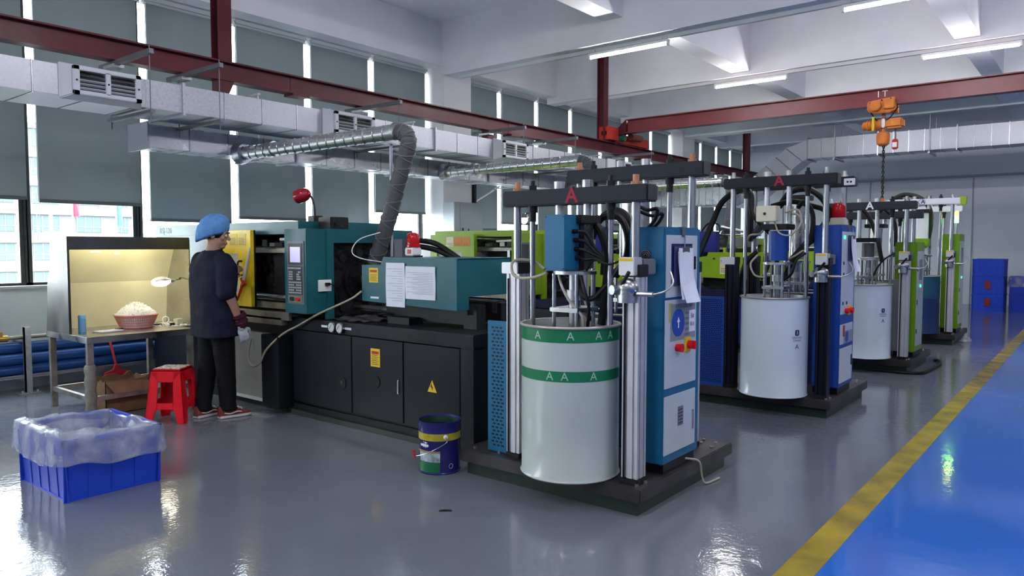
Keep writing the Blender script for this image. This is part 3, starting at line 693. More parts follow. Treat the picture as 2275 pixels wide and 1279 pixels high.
b = MB(); b.lathe([(.0, 0), (.031, 0), (.033, .004), (.033, .115), (.030, .12)], 2.80, 7.30, BZ, 24); part('body', b, M('light_blue_enamel', (.15, .36, .62), .35), t)
b = MB(); b.lathe([(.030, .12), (.0325, .122), (.0325, .15), (.028, .156), (.0, .157)], 2.80, 7.30, BZ, 24); part('lid', b, M('light_blue_lid', (.20, .45, .70), .4), t)
t = thing('clipboard', 'clipboard lying flat on the bench beside the thermos', 'clipboard', (2.95, 7.12, BZ)); R = Matrix.Rotation(.2, 3, 'Z')
b = MB(); b.obox((2.96, 7.13, BZ + .004), (.22, .15, .006), R); part('board', b, M('grey_board', (.30, .30, .30), .5), t)
b = MB(); b.obox((2.96, 7.13, BZ + .011), (.20, .135, .007), R); part('paper', b, PAPER, t)
b = MB(); b.obox((3.055, 7.15, BZ + .02), (.03, .06, .012), R); b.cyl((3.075, 7.12, BZ + .02), (3.07, 7.18, BZ + .02), .012, n=10); part('clip', b, CHROME, t)
b = MB(); b.obox((3.50, 7.40, BZ + .006), (.15, .075, .010), Matrix.Rotation(-.5, 3, 'Z')); single('phone', b, BLACK, 'black phone lying on the bench right of the basket', 'phone', bevel=.003)
b = MB()
ring = [(3.66 + .032 * math.cos(a), 7.48, BZ + .036 + .032 * math.sin(a)) for a in [2 * PI * i / 24 for i in range(25)]]; b.tube(ring, .006, 8, 1, cap=False); single('tape_roll', b, WHITEP, 'white ring of tape standing upright on the bench', 'tape')
b = MB(); b.obox((3.70, 7.30, BZ + .028), (.075, .06, .055), Matrix.Rotation(.3, 3, 'Z')); single('small_box', b, CREAM, 'small cream box on the bench near the man', 'box', bevel=.004)
b = MB()
b.lathe([(.0, 0), (.022, 0), (.024, .02), (.018, .028), (.0, .03)], 3.60, 7.22, BZ, 12); single('bottle_cap', b, BLACK, 'small black knob on the bench right of the phone', 'knob')
rnd = random.Random(11); b = MB()
for i in range(160):
    x, y = rnd.uniform(3.40, 3.74), rnd.uniform(7.12, 7.55); a = rnd.uniform(0, PI)
    d = Vector((math.cos(a), math.sin(a), 0)) * rnd.uniform(.004, .012)
    b.cyl(Vector((x, y, BZ + .004)) - d, Vector((x, y, BZ + .004)) + d, .0035, n=5)
single('silicone_scrap', b, SIL, 'loose white silicone scraps scattered on the bench', 'scrap', kind='stuff')

# cardboard box, broom, stool
CARD = M('brown_cardboard', (.17, .095, .05), .8, var=.2, vscale=9)
t = thing('cardboard_box', 'open torn brown cardboard box under the bench', 'box', (2.99, 7.0, 0))
x0, x1, y0, y1, h = 2.82, 3.20, 6.90, 7.24, .30
def wall(pa, pb, th, jag, seed):
    r = random.Random(seed); pa, pb = Vector(pa), Vector(pb); d = (pb - pa); nrm = Vector((-d.y, d.x, 0)).normalized() * th
    n = 10; topz = [h + (r.uniform(-.02, .015) if jag else 0) for _ in range(n + 1)]
    poly = [pa, pb] + [pa + d * (k / n) + Vector((0, 0, topz[k])) for k in range(n, -1, -1)]
    m = MB(); m.prism(poly, nrm); return m
for k, (pa, pb) in enumerate((((x0, y0, 0), (x1, y0, 0)), ((x1, y0, 0), (x1, y1, 0)), ((x1, y1, 0), (x0, y1, 0)), ((x0, y1, 0), (x0, y0, 0)))):
    part('side_wall', wall(pa, pb, .006, k % 2 == 0 or True, k), CARD, t)
b = MB(); b.box(x0, x1, y0, y1, 0, .006); part('bottom', b, CARD, t)
b = MB(); b.prism([(x0, y0, h - .01), (x1, y0, h - .03), (x1 - .02, y0 - .05, h - .13), (x0 + .06, y0 - .05, h - .11)], (0, -.005, -.003)); part('flap', b, CARD, t)
TAPE = M('wrapped_leg_tape', (.20, .19, .16), .5, var=.3, vscale=14)
b = MB(); b.tube([(BX0 + .03, BY0 + .03, z) for z in (.03, .15, .27, .38, .47)], lambda u: .046 + .006 * math.sin(u * 23), 10, 3); single('leg_wrap', b, TAPE, 'grimy tape wrapped around the front left bench leg', 'wrap')

t = thing('broom', 'red plastic broom leaning against the blue pipes under the bench', 'broom', (3.6, 8.38, 0))
BR = M('broom_red', (.42, .02, .035), .5)
a, c = Vector((3.56, 8.40, .16)), Vector((3.50, 8.57, .78))
b = MB(); b.cyl(a, c, .013, n=10); part('handle', b, BR, t)
b = MB(); b.prism([(3.42, 8.385, .10), (3.72, 8.385, .085), (3.70, 8.385, .125), (3.60, 8.39, .155), (3.58, 8.395, .21), (3.54, 8.395, .21), (3.52, 8.39, .16), (3.43, 8.385, .135)], (0, .03, 0)); part('head', b, BR, t, bevel=.004)
b = MB(); rnd = random.Random(5)
for i in range(240):
    u = rnd.random(); x = 3.43 + .28 * u; y = 8.388 + rnd.uniform(0, .025)
    b.cyl((x, y, .10), (x + (u - .45) * .10 + rnd.uniform(-.008, .008), y - .01 + rnd.uniform(-.02, .02), .004 + rnd.uniform(0, .015)), .0018, n=4, cap=False)
o = part('bristles', b, M('bristle_red', (.34, .015, .03), .5), t); o['kind'] = 'stuff'

def stool(cx, cy, rz, h=.46, half_t=.135, half_b=.185):
    t = thing('plastic_stool', 'red plastic stool with speckled seat standing behind the man', 'stool', (0, 0, 0), (cx, cy, 0), rotz=rz)
    def hw(z): return half_b + (half_t - half_b) * z / h
    b = MB(); b.box(-half_t, half_t, -half_t, half_t, h - .022, h); seat = part('seat', b, REDP, t, bevel=.012)
    def speck(nt):
        d = nt.nodes.new('ShaderNodeBsdfPrincipled'); v = nt.nodes.new('ShaderNodeTexVoronoi'); v.inputs['Scale'].default_value = 95
        tc = nt.nodes.new('ShaderNodeTexCoord'); nt.links.new(tc.outputs['Object'], v.inputs['Vector'])
        r = nt.nodes.new('ShaderNodeValToRGB'); r.color_ramp.interpolation = 'CONSTANT'
        r.color_ramp.elements[0].color = (.04, .03, .03, 1); r.color_ramp.elements[1].color = (.72, .62, .60, 1); r.color_ramp.elements[1].position = .42
        nt.links.new(v.outputs['Color'], r.inputs[0]); nt.links.new(r.outputs[0], d.inputs['Base Color']); d.inputs['Roughness'].default_value = .4
        return d.outputs[0]
    b = MB(); b.box(-half_t + .018, half_t - .018, -half_t + .018, half_t - .018, h - .002, h + .0025); part('seat_pad', b, mix_mat('speckled_seat', speck), seat)
    th = .012
    for s in range(4):
        Rz = Matrix.Rotation(s * PI / 2, 3, 'Z')
        # one side: flat frame with a window and an arch, corners folded round
        def P(u, z, o=0): return Rz @ Vector((u, -hw(z) + o, z))
        def quad(b, u0a, u1a, z0, u0b, u1b, z1):
            pts = [P(u0a, z0), P(u1a, z0), P(u1b, z1), P(u0b, z1)]; b.prism(pts, Rz @ Vector((0, th, 0)))
        b = MB()
        for sg in (-1, 1):
            q = lambda a_, z_: sg * a_
            za, zb = 0, h - .02
            pts = [P(sg * hw(0), 0), P(sg * (hw(0) - .062), 0), P(sg * (hw(.10) - .078), .10), P(sg * (hw(.12) - .09), .12), P(sg * (hw(.33) - .075), .33), P(sg * (hw(zb) - .062), zb), P(sg * hw(zb), zb)]
            b.prism(pts, Rz @ Vector((0, th, 0)))
        o = part('leg', b, REDP, t, bevel=.003)
        b = MB(); b.prism([P(-(hw(.12) - .09), .12), P(hw(.12) - .09, .12), P(hw(.175) - .088, .175), P(-(hw(.175) - .088), .175)], Rz @ Vector((0, th, 0))); part('crosspiece', b, REDP, t, bevel=.003)
        b = MB(); b.prism([P(-(hw(.35) - .075), .35), P(hw(.35) - .075, .35), P(hw(h - .02), h - .02), P(-hw(h - .02), h - .02)], Rz @ Vector((0, th, 0))); part('apron', b, REDP, t, bevel=.003)
stool(3.115, 6.265, math.radians(-52), half_t=.128, half_b=.172)

# blue crate with liner
CBL = M('blue_crate_plastic', (.018, .062, .52), .38, var=.08, vscale=4)
def crate(name, label, x0, x1, y0, y1, z0, h, cat='crate', group=None, mat=None, ribs=(4, 5)):
    mat = mat or CBL
    t = thing(name, label, cat, ((x0 + x1) / 2, (y0 + y1) / 2, z0), group=group); w_ = .012; tp = .018
    b = MB(); b.box(x0 + tp, x1 - tp, y0 + tp, y1 - tp, z0, z0 + .012); part('bottom', b, mat, t)
    for (a, c, n_) in ((((x0), (y0)), ((x1), (y0)), (0, 1)), ((x1, y0), (x1, y1), (-1, 0)), ((x1, y1), (x0, y1), (0, -1)), ((x0, y1), (x0, y0), (1, 0))):
        a, c = Vector((*a, 0)), Vector((*c, 0)); nn = Vector((*n_, 0)); d = (c - a).normalized(); L = (c - a).length
        b = MB(); b.prism([a + nn * (tp + .004) + d * tp + Vector((0, 0, z0)), c + nn * (tp + .004) - d * tp + Vector((0, 0, z0)), c + nn * .006 + Vector((0, 0, z0 + h)), a + nn * .006 + Vector((0, 0, z0 + h))], nn * w_)
        sd = part('side_panel', b, mat, t)
        k = 4 if L < .6 else 5
        for j in range(k + 1):
            u = (j / k) * (L - .03) + .015
            b = MB(); q = a + d * u
            b.prism([q + nn * tp + d * -.014 + Vector((0, 0, z0)), q + nn * tp + d * .014 + Vector((0, 0, z0)), q + d * .014 + Vector((0, 0, z0 + h)), q - d * .014 + Vector((0, 0, z0 + h))], nn * .008)
            part('rib', b, mat, sd)
        b = MB(); b.prism([a - nn * .006 - d * .006 + Vector((0, 0, z0 + h - .03)), c - nn * .006 + d * .006 + Vector((0, 0, z0 + h - .03)), c - nn * .006 + d * .006 + Vector((0, 0, z0 + h)), a - nn * .006 - d * .006 + Vector((0, 0, z0 + h))], nn * .016); part('rim', b, mat, sd, bevel=.003)
    return t
crate('plastic_crate', 'large blue plastic crate lined with a clear bag in the foreground', 1.67, 2.24, 4.68, 5.41, 0, .37)
def liner(x0, x1, y0, y1, z0, h, hem, seed, lift):
    r = random.Random(seed); b = MB(); nu, nv = 120, 26
    per = 2 * ((x1 - x0) + (y1 - y0))
    ph = [r.uniform(0, 6.28) for _ in range(12)]
    def edge(u):
        s = (u % 1) * per; a, c = x1 - x0, y1 - y0
        if s < a: return Vector((x0 + s, y0, 0)), Vector((0, -1, 0))
        s -= a
        if s < c: return Vector((x1, y0 + s, 0)), Vector((1, 0, 0))
        s -= c
        if s < a: return Vector((x1 - s, y1, 0)), Vector((0, 1, 0))
        s -= a
        return Vector((x0, y1 - s, 0)), Vector((-1, 0, 0))
    cen = Vector(((x0 + x1) / 2, (y0 + y1) / 2, 0))
    def fn(u, v):
        p, n = edge(u); T = 2 * PI * u
        wr = sum(math.sin(T * (k + 3) + ph[k]) / (k + 2) for k in range(8)) * .010
        wr2 = sum(math.sin(T * (2 * k + 7) + ph[k + 2] + v * 6) / (k + 2) for k in range(8)) * .012
        top = h + lift * (.45 + .55 * math.sin(T * 1 + 2.2)) * .6 + wr * 1.2
        if v < .42:       # outside skirt going up
            q = v / .42; z = h - hem + (top + hem - h) * q + wr * (1 - q) * 2
            return p + n * (.012 + (.028 + wr2 * .8) * (1 - q) ** .7 + .004) + Vector((0, 0, z0 + z))
        q = (v - .42) / .58   # over the rim, down inside
        inn = p.lerp(cen, .04 + .18 * q * q) - n * .012
        return inn + Vector((0, 0, z0 + top - q * (h * .78) + wr2 * .9)) + (cen - p).normalized() * (wr2 * 1.4 * q)
    b.grid(fn, nu, nv)
    return b
o = single('bin_liner', liner(1.67, 2.24, 4.68, 5.41, 0, .37, .16, 4, .085), FILM, 'crumpled clear plastic liner hanging over the rim of the foreground crate', 'bag', smooth=180, fix=False)
sub = o.modifiers.new('thickness', 'SOLIDIFY'); sub.thickness = .0012
# the bag sags across the opening
b = MB(); rr = random.Random(8); ph = [rr.uniform(0, 6.28) for _ in range(8)]
def sag(u, v):
    x = 1.70 + .51 * u; y = 4.71 + .67 * v
    e = min(u, 1 - u, v, 1 - v) * 2
    z = .33 - .15 * e ** .6 + .03 * math.sin(9 * u + 5 * v + ph[0]) * e + .02 * math.sin(17 * v - 6 * u + ph[1]) + .016 * math.sin(23 * u + 9 * v + ph[2]) * e
    return (x, y, z)
b.grid(sag, 40, 40)
part('sagging_sheet', b, FILM, o, smooth=180, fix=False)
# ---------------------------------------------------------------- injection moulding machines
SCREEN = M('screen_glow', (.42, .38, .62), .3, emit=.35)
PLASTDK = M('dark_panel_plastic', (.045, .052, .058), .45)
KEYG = M('grey_keys', (.42, .44, .45), .5)
BEIGE = M('pale_guard_sheet', (.42, .43, .38), .5, var=.1)
OILY = M('oily_bed_steel', (.10, .095, .085), .22, .8, var=.5, vscale=6, rvar=.12)
LIP = M('worn_lip_steel', (.24, .23, .19), .4, .6, var=.3, vscale=8)
def sticker(parent, x, y0, y1, z0, z1, mat=YELST, head=None, lines=5, name='warning_sticker'):
    b = MB(); b.box(x - .0015, x, y0, y1, z0, z1); o = part(name, b, mat, parent)
    if head:
        b = MB(); b.box(x - .0022, x - .0014, y0 + (y1 - y0) * .12, y1 - (y1 - y0) * .12, z1 - (z1 - z0) * .30, z1 - (z1 - z0) * .14); part('heading', b, head, o)
    for k in range(lines):
        zz = z0 + (z1 - z0) * (.12 + .10 * k)
        b = MB(); b.box(x - .0022, x - .0014, y0 + (y1 - y0) * (.12 + .1 * (k % 2)), y1 - (y1 - y0) * .12, zz, zz + (z1 - z0) * .025); part('text_line', b, INK, o)
    return o
def machine(off, label, st):
    full = st['full']; C = st['cover']; D = st['door']; B_ = st['base']; BP = st['panel']
    t = thing('injection_moulding_machine', label, 'machine', (4.5, 5.8, 0), off, group='injection moulding machines in a row')
    # base
    b = MB(); b.box(3.93, 5.05, 3.5, 8.3, .10, .80); base = part('base_cabinet', b, B_, t)
    b = MB(); b.box(3.91, 5.08, 3.55, 8.3, 0, .10); part('base_rail', b, BLACK, t)
    b = MB(); b.box(3.885, 3.905, 3.62, 5.66, .0, .045); part('kick_strip', b, M('dark_green_strip', (.03, .04, .035), .35), t)
    b = MB(); b.box(3.86, 5.10, 3.44, 5.66, .775, .875); part('bed', b, DARK if full else B_, t, bevel=.008)
    b = MB(); b.box(3.87, 5.10, 3.45, 3.585, .0, .775); part('corner_post', b, B_, t, bevel=.006)
    for y0, y1 in ((4.80, 5.60), (4.185, 4.79), (3.59, 4.175)):
        b = MB(); b.box(3.872, 3.93, y0, y1, .135, .765); d = part('cabinet_door', b, BP, t, bevel=.004)
        if not full: continue
        if y0 == 4.80:
            b = MB(); b.cyl((3.871, 4.918, .37), (3.866, 4.918, .37), .052, n=22); part('vent_hole', b, BLACK, d)
            b = MB(); b.cyl((3.868, 4.918, .37), (3.862, 4.918, .37), .018, n=14); part('fan_hub', b, PLASTDK, d)
        elif y0 == 4.185:
            sticker(d, 3.871, 4.445, 4.555, .545, .69, YELST, REDC, 6)
            for q in range(4):
                b = MB(); ring = [(3.868, 4.50 + (.014 + .012 * q) * math.cos(a), .425 + (.014 + .012 * q) * math.sin(a)) for a in [2 * PI * i / 18 for i in range(19)]]; b.tube(ring, .0016, 4, 1, cap=False); part('fan_guard_ring', b, STEEL, d)
            b = MB(); b.cyl((3.871, 4.50, .425), (3.866, 4.50, .425), .052, n=20); part('fan', b, BLACK, d)
            b = MB(); b.box(3.862, 3.872, 4.225, 4.245, .36, .47); part('latch', b, CHROME, d, bevel=.004)
        else:
            b = MB(); b.prism([(3.871, 3.915, .42), (3.871, 3.820, .42), (3.871, 3.868, .51)], (-.002, 0, 0)); s_ = part('high_voltage_sign', b, YELST, d)
            b = MB(); b.prism([(3.8685, 3.873, .490), (3.8685, 3.884, .456), (3.8685, 3.872, .458), (3.8685, 3.864, .430), (3.8685, 3.859, .464), (3.8685, 3.868, .462)], (-.001, 0, 0)); part('lightning_mark', b, INK, s_)
    # splash panel and bracket box under the clamp
    b = MB(); b.box(3.875, 3.93, 5.93, 6.55, .085, .70); part('splash_panel', b, M('splash_sheet', (.36, .36, .34), .35, .35, var=.12, vscale=3) if full else BP, t, bevel=.004)
    b = MB(); b.box(3.86, 3.93, 5.93, 6.55, .06, .085); part('drip_lip', b, WPAINT, t)
    b = MB(); b.box(3.76, 3.93, 5.655, 5.925, .06, .71); part('valve_box', b, B_, t, bevel=.005)
    b = MB(); b.box(3.80, 5.05, 5.66, 8.3, .80, .875); part('clamp_bed', b, LIP if full else B_, t, bevel=.008)
    b = MB(); b.box(3.80, 3.83, 5.55, 8.3, .85, .92); part('bed_lip', b, LIP, t)
    for y in (3.53, 5.55, 8.2):
        b = MB(); b.cyl((3.97, y, 0), (3.97, y, .10), .04, n=12); part('levelling_foot', b, STEEL, t)
    # clamp guard
    gz = 1.65
    b = MB(); b.box(3.95, 4.95, 5.60, 8.25, 1.61, 1.725) if full else b.box(3.95, 4.95, 5.60, 7.0, 1.62, 1.70); part('guard_top', b, C if full else D, t, bevel=.006)
    b = MB(); b.box(3.955, 4.95, 7.0, 8.25, .875, 1.61); part('rear_guard', b, C if full else WPAINT, t, bevel=.006)
    if full:
        part('lettering', text_mb('RSJ-120', .085, on_x(3.9485, 8.02, 1.665)), M('dark_teal_lettering', (.02, .07, .08), .5), t)
    b = MB(); b.box(4.90, 4.95, 5.22, 7.0, .875, 1.62); part('back_guard', b, C, t)
    # stationary platen side
    for (x0, x1, z0, z1) in ((3.95, 4.95, 1.53, gz), (3.95, 4.02, .875, 1.53), (4.86, 4.95, .875, 1.53)):
        b = MB(); b.box(x0, x1, 5.20, 5.24, z0, z1); part('end_frame', b, C, t)
    b = MB(); b.box(3.95, 4.95, 5.24, 5.60, gz - .03, gz); part('platen_cover', b, C, t)
    b = MB(); b.box(4.02, 4.86, 5.27, 5.5, .875, 1.54); pl = part('stationary_platen', b, GREASE, t, bevel=.01)
    for dx, dz in ((-.24, .2), (-.05, .24), (.16, .2), (-.3, -.02), (.16, -.06), (-.24, -.24)):
        b = MB(); b.cyl((4.40 + dx, 5.268, 1.2 + dz), (4.40 + dx, 5.255, 1.2 + dz), .038, n=16); part('bolt_recess', b, BLACK, pl)
    b = MB()
    b.cyl((4.36, 5.27, 1.2), (4.36, 5.245, 1.2), .19, n=30); b.cyl((4.36, 5.245, 1.2), (4.36, 5.235, 1.2), .15, n=30); part('locating_ring', b, GREASE, pl)
    b = MB(); b.cyl((4.36, 5.24, 1.2), (4.36, 4.80, 1.2), .075, n=22); part('barrel', b, GREASE, t)
    b = MB(); b.cyl((4.36, 5.15, 1.2), (4.36, 5.13, 1.2), .09, n=24); part('barrel_band', b, STEEL, t)
    # mould area
    b = MB(); b.box(4.35, 4.85, 5.60, 7.0, .90, 1.55); part('mould_block', b, GREASE, t, bevel=.02)
    for z in (1.47, 1.02):
        b = MB(); b.cyl((4.06, 5.5, z), (4.06, 7.0, z), .038, n=16); part('tie_bar', b, CHROME, t)
    b = MB(); b.box(4.0, 4.04, 5.6, 6.5, 1.44, 1.475); part('door_rail', b, LIP, t)
    b = MB(); b.box(3.93, 3.98, 5.56, 6.5, .93, .985); part('lower_rail', b, LIP, t)
    b = MB(); b.box(3.96, 4.0, 5.72, 5.76, .97, 1.45); part('inner_post', b, STEEL, t)
    b = MB(); b.box(4.12, 4.35, 5.75, 6.25, 1.02, 1.42); part('mould_half', b, BLACK, t, bevel=.012)
    b = MB(); b.box(4.02, 4.10, 5.72, 5.84, 1.15, 1.20); part('mould_clamp', b, BRASS, t)
    rr = random.Random(2)
    for k in range(5):
        y = 5.75 + k * .12
        b = MB(); b.box(4.04, 4.12, y, y + .08, 1.50, 1.50 + rr.uniform(.03, .07)); part('ejector_fitting', b, LIP if k % 2 else BLACK, t)
    b = MB(); b.cyl((4.02, 5.62, 1.575), (4.02, 5.98, 1.565), .014, n=8); b2 = part('air_line', b, WHITEP, t)
    # sliding safety door with a window
    for (y0, y1, z0, z1) in ((6.21, 6.98, 1.43, 1.65), (6.21, 6.98, .935, 1.06), (6.21, 6.42, 1.06, 1.43), (6.86, 6.98, 1.06, 1.43)):
        b = MB(); b.box(3.85, 3.885, y0, y1, z0, z1); part('door_frame', b, D, t)
    b = MB(); b.box(3.872, 3.878, 6.40, 6.88, 1.04, 1.45); part('door_window', b, BEIGE, t)
    b = MB(); b.box(3.885, 3.905, 6.21, 6.235, .935, 1.65); part('door_edge', b, BLACK if full else D, t)
    b = MB(); b.tube([(3.85, 6.36, 1.36), (3.81, 6.36, 1.35), (3.81, 6.36, 1.24), (3.85, 6.36, 1.23)], .010, 8, 3); part('door_handle', b, BLACK, t)
    if full:
        for (y0, y1, z0, z1) in ((6.28, 6.42, 1.50, 1.62), (6.43, 6.58, 1.50, 1.62)): sticker(t, 3.849, y0, y1, z0, z1, M('pale_yellow_sticker', (.70, .52, .06), .5), None, 6, 'notice_sticker')
    else:
        for k in range(3): sticker(t, 3.849, 6.28 + k * .14, 6.41 + k * .14, 1.50, 1.62, (ORST, ORST, M('pale_label', (.68, .62, .40), .5))[k], None, 3, 'notice_sticker')
    # operator panel
    b = MB(); b.box(3.75, 3.955, 5.215, 5.53, .93, 1.648); cp = part('control_column', b, C, t, bevel=.006)
    b = MB(); b.box(3.742, 3.752, 5.245, 5.475, 1.01, 1.545); part('panel_bezel', b, M('bezel_grey', (.12, .15, .16), .4), cp)
    b = MB(); b.box(3.738, 3.744, 5.262, 5.458, 1.345, 1.525); part('screen_bezel', b, PLASTDK, cp)
    b = MB(); b.box(3.7355, 3.739, 5.285, 5.425, 1.365, 1.495); part('screen', b, SCREEN if full else PLASTDK, cp)
    b = MB(); b.box(3.738, 3.744, 5.262, 5.458, 1.09, 1.33); part('key_field', b, PLASTDK, cp)
    if full:
        keys = [(5.45 - k * .0235, 1.315, .016) for k in range(8)]
        for r_ in range(4):
            keys += [(5.44 - k * .019, 1.283 - r_ * .02, .012) for k in range(3)] + [(5.33 - k * .019, 1.283 - r_ * .02, .012) for k in range(3) if (k + r_) % 3 or r_ > 1]
        for r_ in range(5):
            keys += [(5.44 - k * .026, 1.195 - r_ * .022, .016) for k in range(7) if not (k == 3 and r_ % 2)]
        for (y, z, s_) in keys:
            b = MB(); b.box(3.7345, 3.739, y - s_ / 2 - .002, y + s_ / 2, z - .0065, z + .0065); part('key', b, KEYG, cp)
        b = MB(); b.box(3.738, 3.744, 5.262, 5.458, 1.025, 1.08); part('lower_field', b, LIP, cp)
        b = MB(); b.cyl((3.739, 5.31, 1.052), (3.72, 5.31, 1.052), .016, n=14); part('emergency_button', b, REDP, cp)
        b = MB(); b.cyl((3.739, 5.345, 1.052), (3.725, 5.345, 1.052), .014, n=14); part('rotary_knob', b, CHROME, cp)
        b = MB(); b.box(3.735, 3.739, 5.38, 5.44, 1.035, 1.07); part('switch_plate', b, BLACK, cp)
        # socket plate on the side
        b = MB(); b.box(3.86, 3.99, 5.195, 5.214, 1.115, 1.215); sk = part('socket_plate', b, WHITEP, t, bevel=.003)
        b = MB(); b.box(3.92, 3.955, 5.165, 5.195, 1.165, 1.19); b.tube([(3.95, 5.18, 1.178), (3.985, 5.17, 1.17), (4.02, 5.18, 1.12), (4.05, 5.19, 1.0)], .006, 6, 4); part('plug', b, BLACK, sk)
        # pressure gauges
        for y in (5.01, 4.905):
            b = MB(); b.cyl((3.861, y, .828), (3.835, y, .828), .044, n=24); g = part('pressure_gauge', b, CHROME, t, bevel=.004)
            b = MB(); b.cyl((3.834, y, .828), (3.832, y, .828), .037, n=24); part('dial', b, M('gauge_dial', (.55, .58, .55), .3), g)
            b = MB(); b.obox((3.8312, y + .006, .834), (.001, .004, .05), Matrix.Rotation(.7, 3, 'X')); part('needle', b, INK, g)
        for y0, y1 in ((5.09, 5.17), (4.78, 4.86)):
            b = MB(); b.box(3.8575, 3.8605, y0, y1, .818, .836); part('name_label', b, PAPER, t)
        # lamp and box on the guard
        b = MB(); b.box(4.1, 4.30, 5.34, 5.52, 1.65, 1.76); part('junction_box', b, BLACK, t, bevel=.006)
        b = MB(); b.cyl((4.2, 5.58, 1.71), (4.2, 5.52, 1.71), .03, n=12); part('cable_gland', b, STEEL, t)
        b = MB(); b.tube([(4.15, 5.34, 1.70), (4.13, 5.26, 1.69), (4.13, 5.2, 1.66)], .008, 6, 4); part('cable', b, RUBBER, t)
    # injection unit cover
    Y0, Y1 = 3.733, 4.81
    b = MB(); b.prism([(4.0, Y1, 1.05), (4.0, Y1, 1.347), (4.0, 4.58, 1.347), (4.0, 4.545, 1.415), (4.0, Y0, 1.408), (4.0, Y0, 1.02)], (.014, 0, 0)); cv = part('injection_cover', b, C, t, bevel=.003)
    b = MB(); b.prism([(4.62, Y1, 1.05), (4.62, Y1, 1.347), (4.62, 4.58, 1.347), (4.62, 4.545, 1.415), (4.62, Y0, 1.408), (4.62, Y0, 1.12)], (.014, 0, 0)); part('cover_far_side', b, C, cv)
    b = MB(); b.box(4.014, 4.62, Y0, 4.56, 1.40, 1.412); part('cover_top', b, C, cv)
    b = MB(); b.prism([(4.014, Y0, 1.02), (4.13, Y0, 1.02), (4.13, Y0, 1.12), (4.62, Y0, 1.12), (4.62, Y0, 1.405), (4.014, Y0, 1.405)], (0, .012, 0)); part('cover_end', b, C, cv)
    b = MB(); b.box(4.014, 4.62, 4.58, Y1, 1.335, 1.347); part('cover_step', b, C, cv)
    b = MB(); b.box(4.014, 4.62, Y1 - .012, Y1, 1.05, 1.335); part('cover_front_end', b, C, cv)
    b = MB(); b.box(4.16, 4.60, 3.80, 4.70, .90, 1.06); part('injection_carriage', b, BLACK, t, bevel=.01)
    for x in (4.14, 4.42):
        b = MB(); b.prism([(x, 3.66, .875), (x, 3.80, .875), (x, 3.80, 1.06), (x, 3.755, 1.06), (x, 3.755, .98), (x, 3.70, .98), (x, 3.70, 1.06), (x, 3.66, 1.06)], (.10, 0, 0)) if full else b.box(x, x + .1, 3.66, 3.8, .875, 1.06); part('cradle', b, BLACK, t, bevel=.004)
    for x in (4.30, 4.62):
        b = MB(); b.cyl((x, 3.85, .955), (x, 5.25, .955), .026, n=12); part('guide_rod', b, STEEL, t)
    b = MB(); b.box(4.05, 4.20, 4.30, 4.55, .876, .93); part('valve_block', b, BLACK, t)
    if full:
        sticker(cv, 3.9995, 4.605, 4.715, 1.205, 1.325, YELST, REDC, 5)
        b = MB(); b.box(3.998, 4.0, 4.60, 4.70, 1.075, 1.09); part('name_label', b, PAPER, cv)
        b = MB(); b.grid(lambda u, v: (3.95 + .5 * u, 4.72 + .5 * v, .879 + .012 * math.sin(19 * u + 7 * v) * math.sin(13 * v + 4 * u)), 16, 16); part('oil_sheet', b, M('crumpled_foil', (.30, .29, .29), .25, .7, var=.4, vscale=20), t)
        for k, (y, z) in enumerate(((4.40, .0), (4.36, .01))):
            pass
        b = MB(); b.box(4.22, 4.38, 4.55, 4.66, 1.347, 1.56); part('feed_block', b, M('grey_valve', (.10, .10, .13), .4), t, bevel=.006)
        for k in range(2):
            b = MB(); b.tube([(4.3, 4.54, 1.55 - .05 * k), (4.32, 4.42, 1.545 - .05 * k), (4.36, 4.30, 1.52 - .05 * k), (4.40, 4.18, 1.45 - .03 * k), (4.42, 4.10, 1.40)], .022, 10, 6); part('hydraulic_hose', b, RUBBER, t)
        b = MB(); b.tube([(3.99, 4.80, 1.13), (3.92, 4.87, 1.06), (3.84, 5.18, .93), (3.82, 5.43, .82), (3.78, 5.62, .73), (3.74, 5.81, .58), (3.74, 5.92, .45), (3.76, 6.07, .41), (3.80, 6.20, .47), (3.86, 6.25, .63)], .009, 8, 8); part('air_hose', b, CABLE, t)
        b = MB(); b.tube([(4.3, 4.86, 1.36), (4.1, 4.95, 1.40), (4.08, 5.03, 1.46), (4.14, 5.0, 1.56), (4.3, 4.92, 1.62)], .0045, 6, 6); part('white_cable', b, WHITEP, t)
        b = MB(); b.tube([(4.2, 4.55, .89), (4.1, 4.62, .95), (4.12, 4.75, .92), (4.2, 4.7, .90)], .008, 6, 5); part('loose_cable', b, RUBBER, t)
    else:
        sticker(cv, 3.9995, 4.25, 4.37, 1.10, 1.34, M('pale_label', (.68, .62, .40), .5), REDC, 3)
        for y, z in ((4.14, 1.32), (4.14, 1.24), (4.46, 1.32)):
            b = MB(); b.cyl((4.0, y, z), (3.992, y, z), .014, n=10); part('rubber_plug', b, BLACK, cv)
        # feed equipment standing above the cover
        b = MB(); b.box(4.05, 4.18, 4.45, 4.75, 1.41, 1.72); part('feed_box', b, NAVY, t, bevel=.01)
        b = MB(); b.box(4.10, 4.40, 3.95, 4.30, 1.41, 1.47); part('manifold', b, BLACK, t)
        b = MB(); b.box(4.10, 4.36, 4.02, 4.22, 1.49, 1.62); part('display', b, M('grey_instrument', (.12, .14, .14), .4), t, bevel=.006)
        for y in (3.9, 4.33):
            b = MB(); b.cyl((4.2, y, 1.41), (4.2, y, 1.66), .012, n=8); part('rod', b, CHROME, t)
        b = MB(); b.cyl((4.2, 3.85, 1.66), (4.2, 4.5, 1.67), .014, n=8); part('cross_rod', b, CHROME, t)
        b = MB(); b.cyl((4.22, 4.45, 1.78), (4.22, 4.05, 1.70), .035, .02, n=12); part('nozzle', b, STEEL, t)
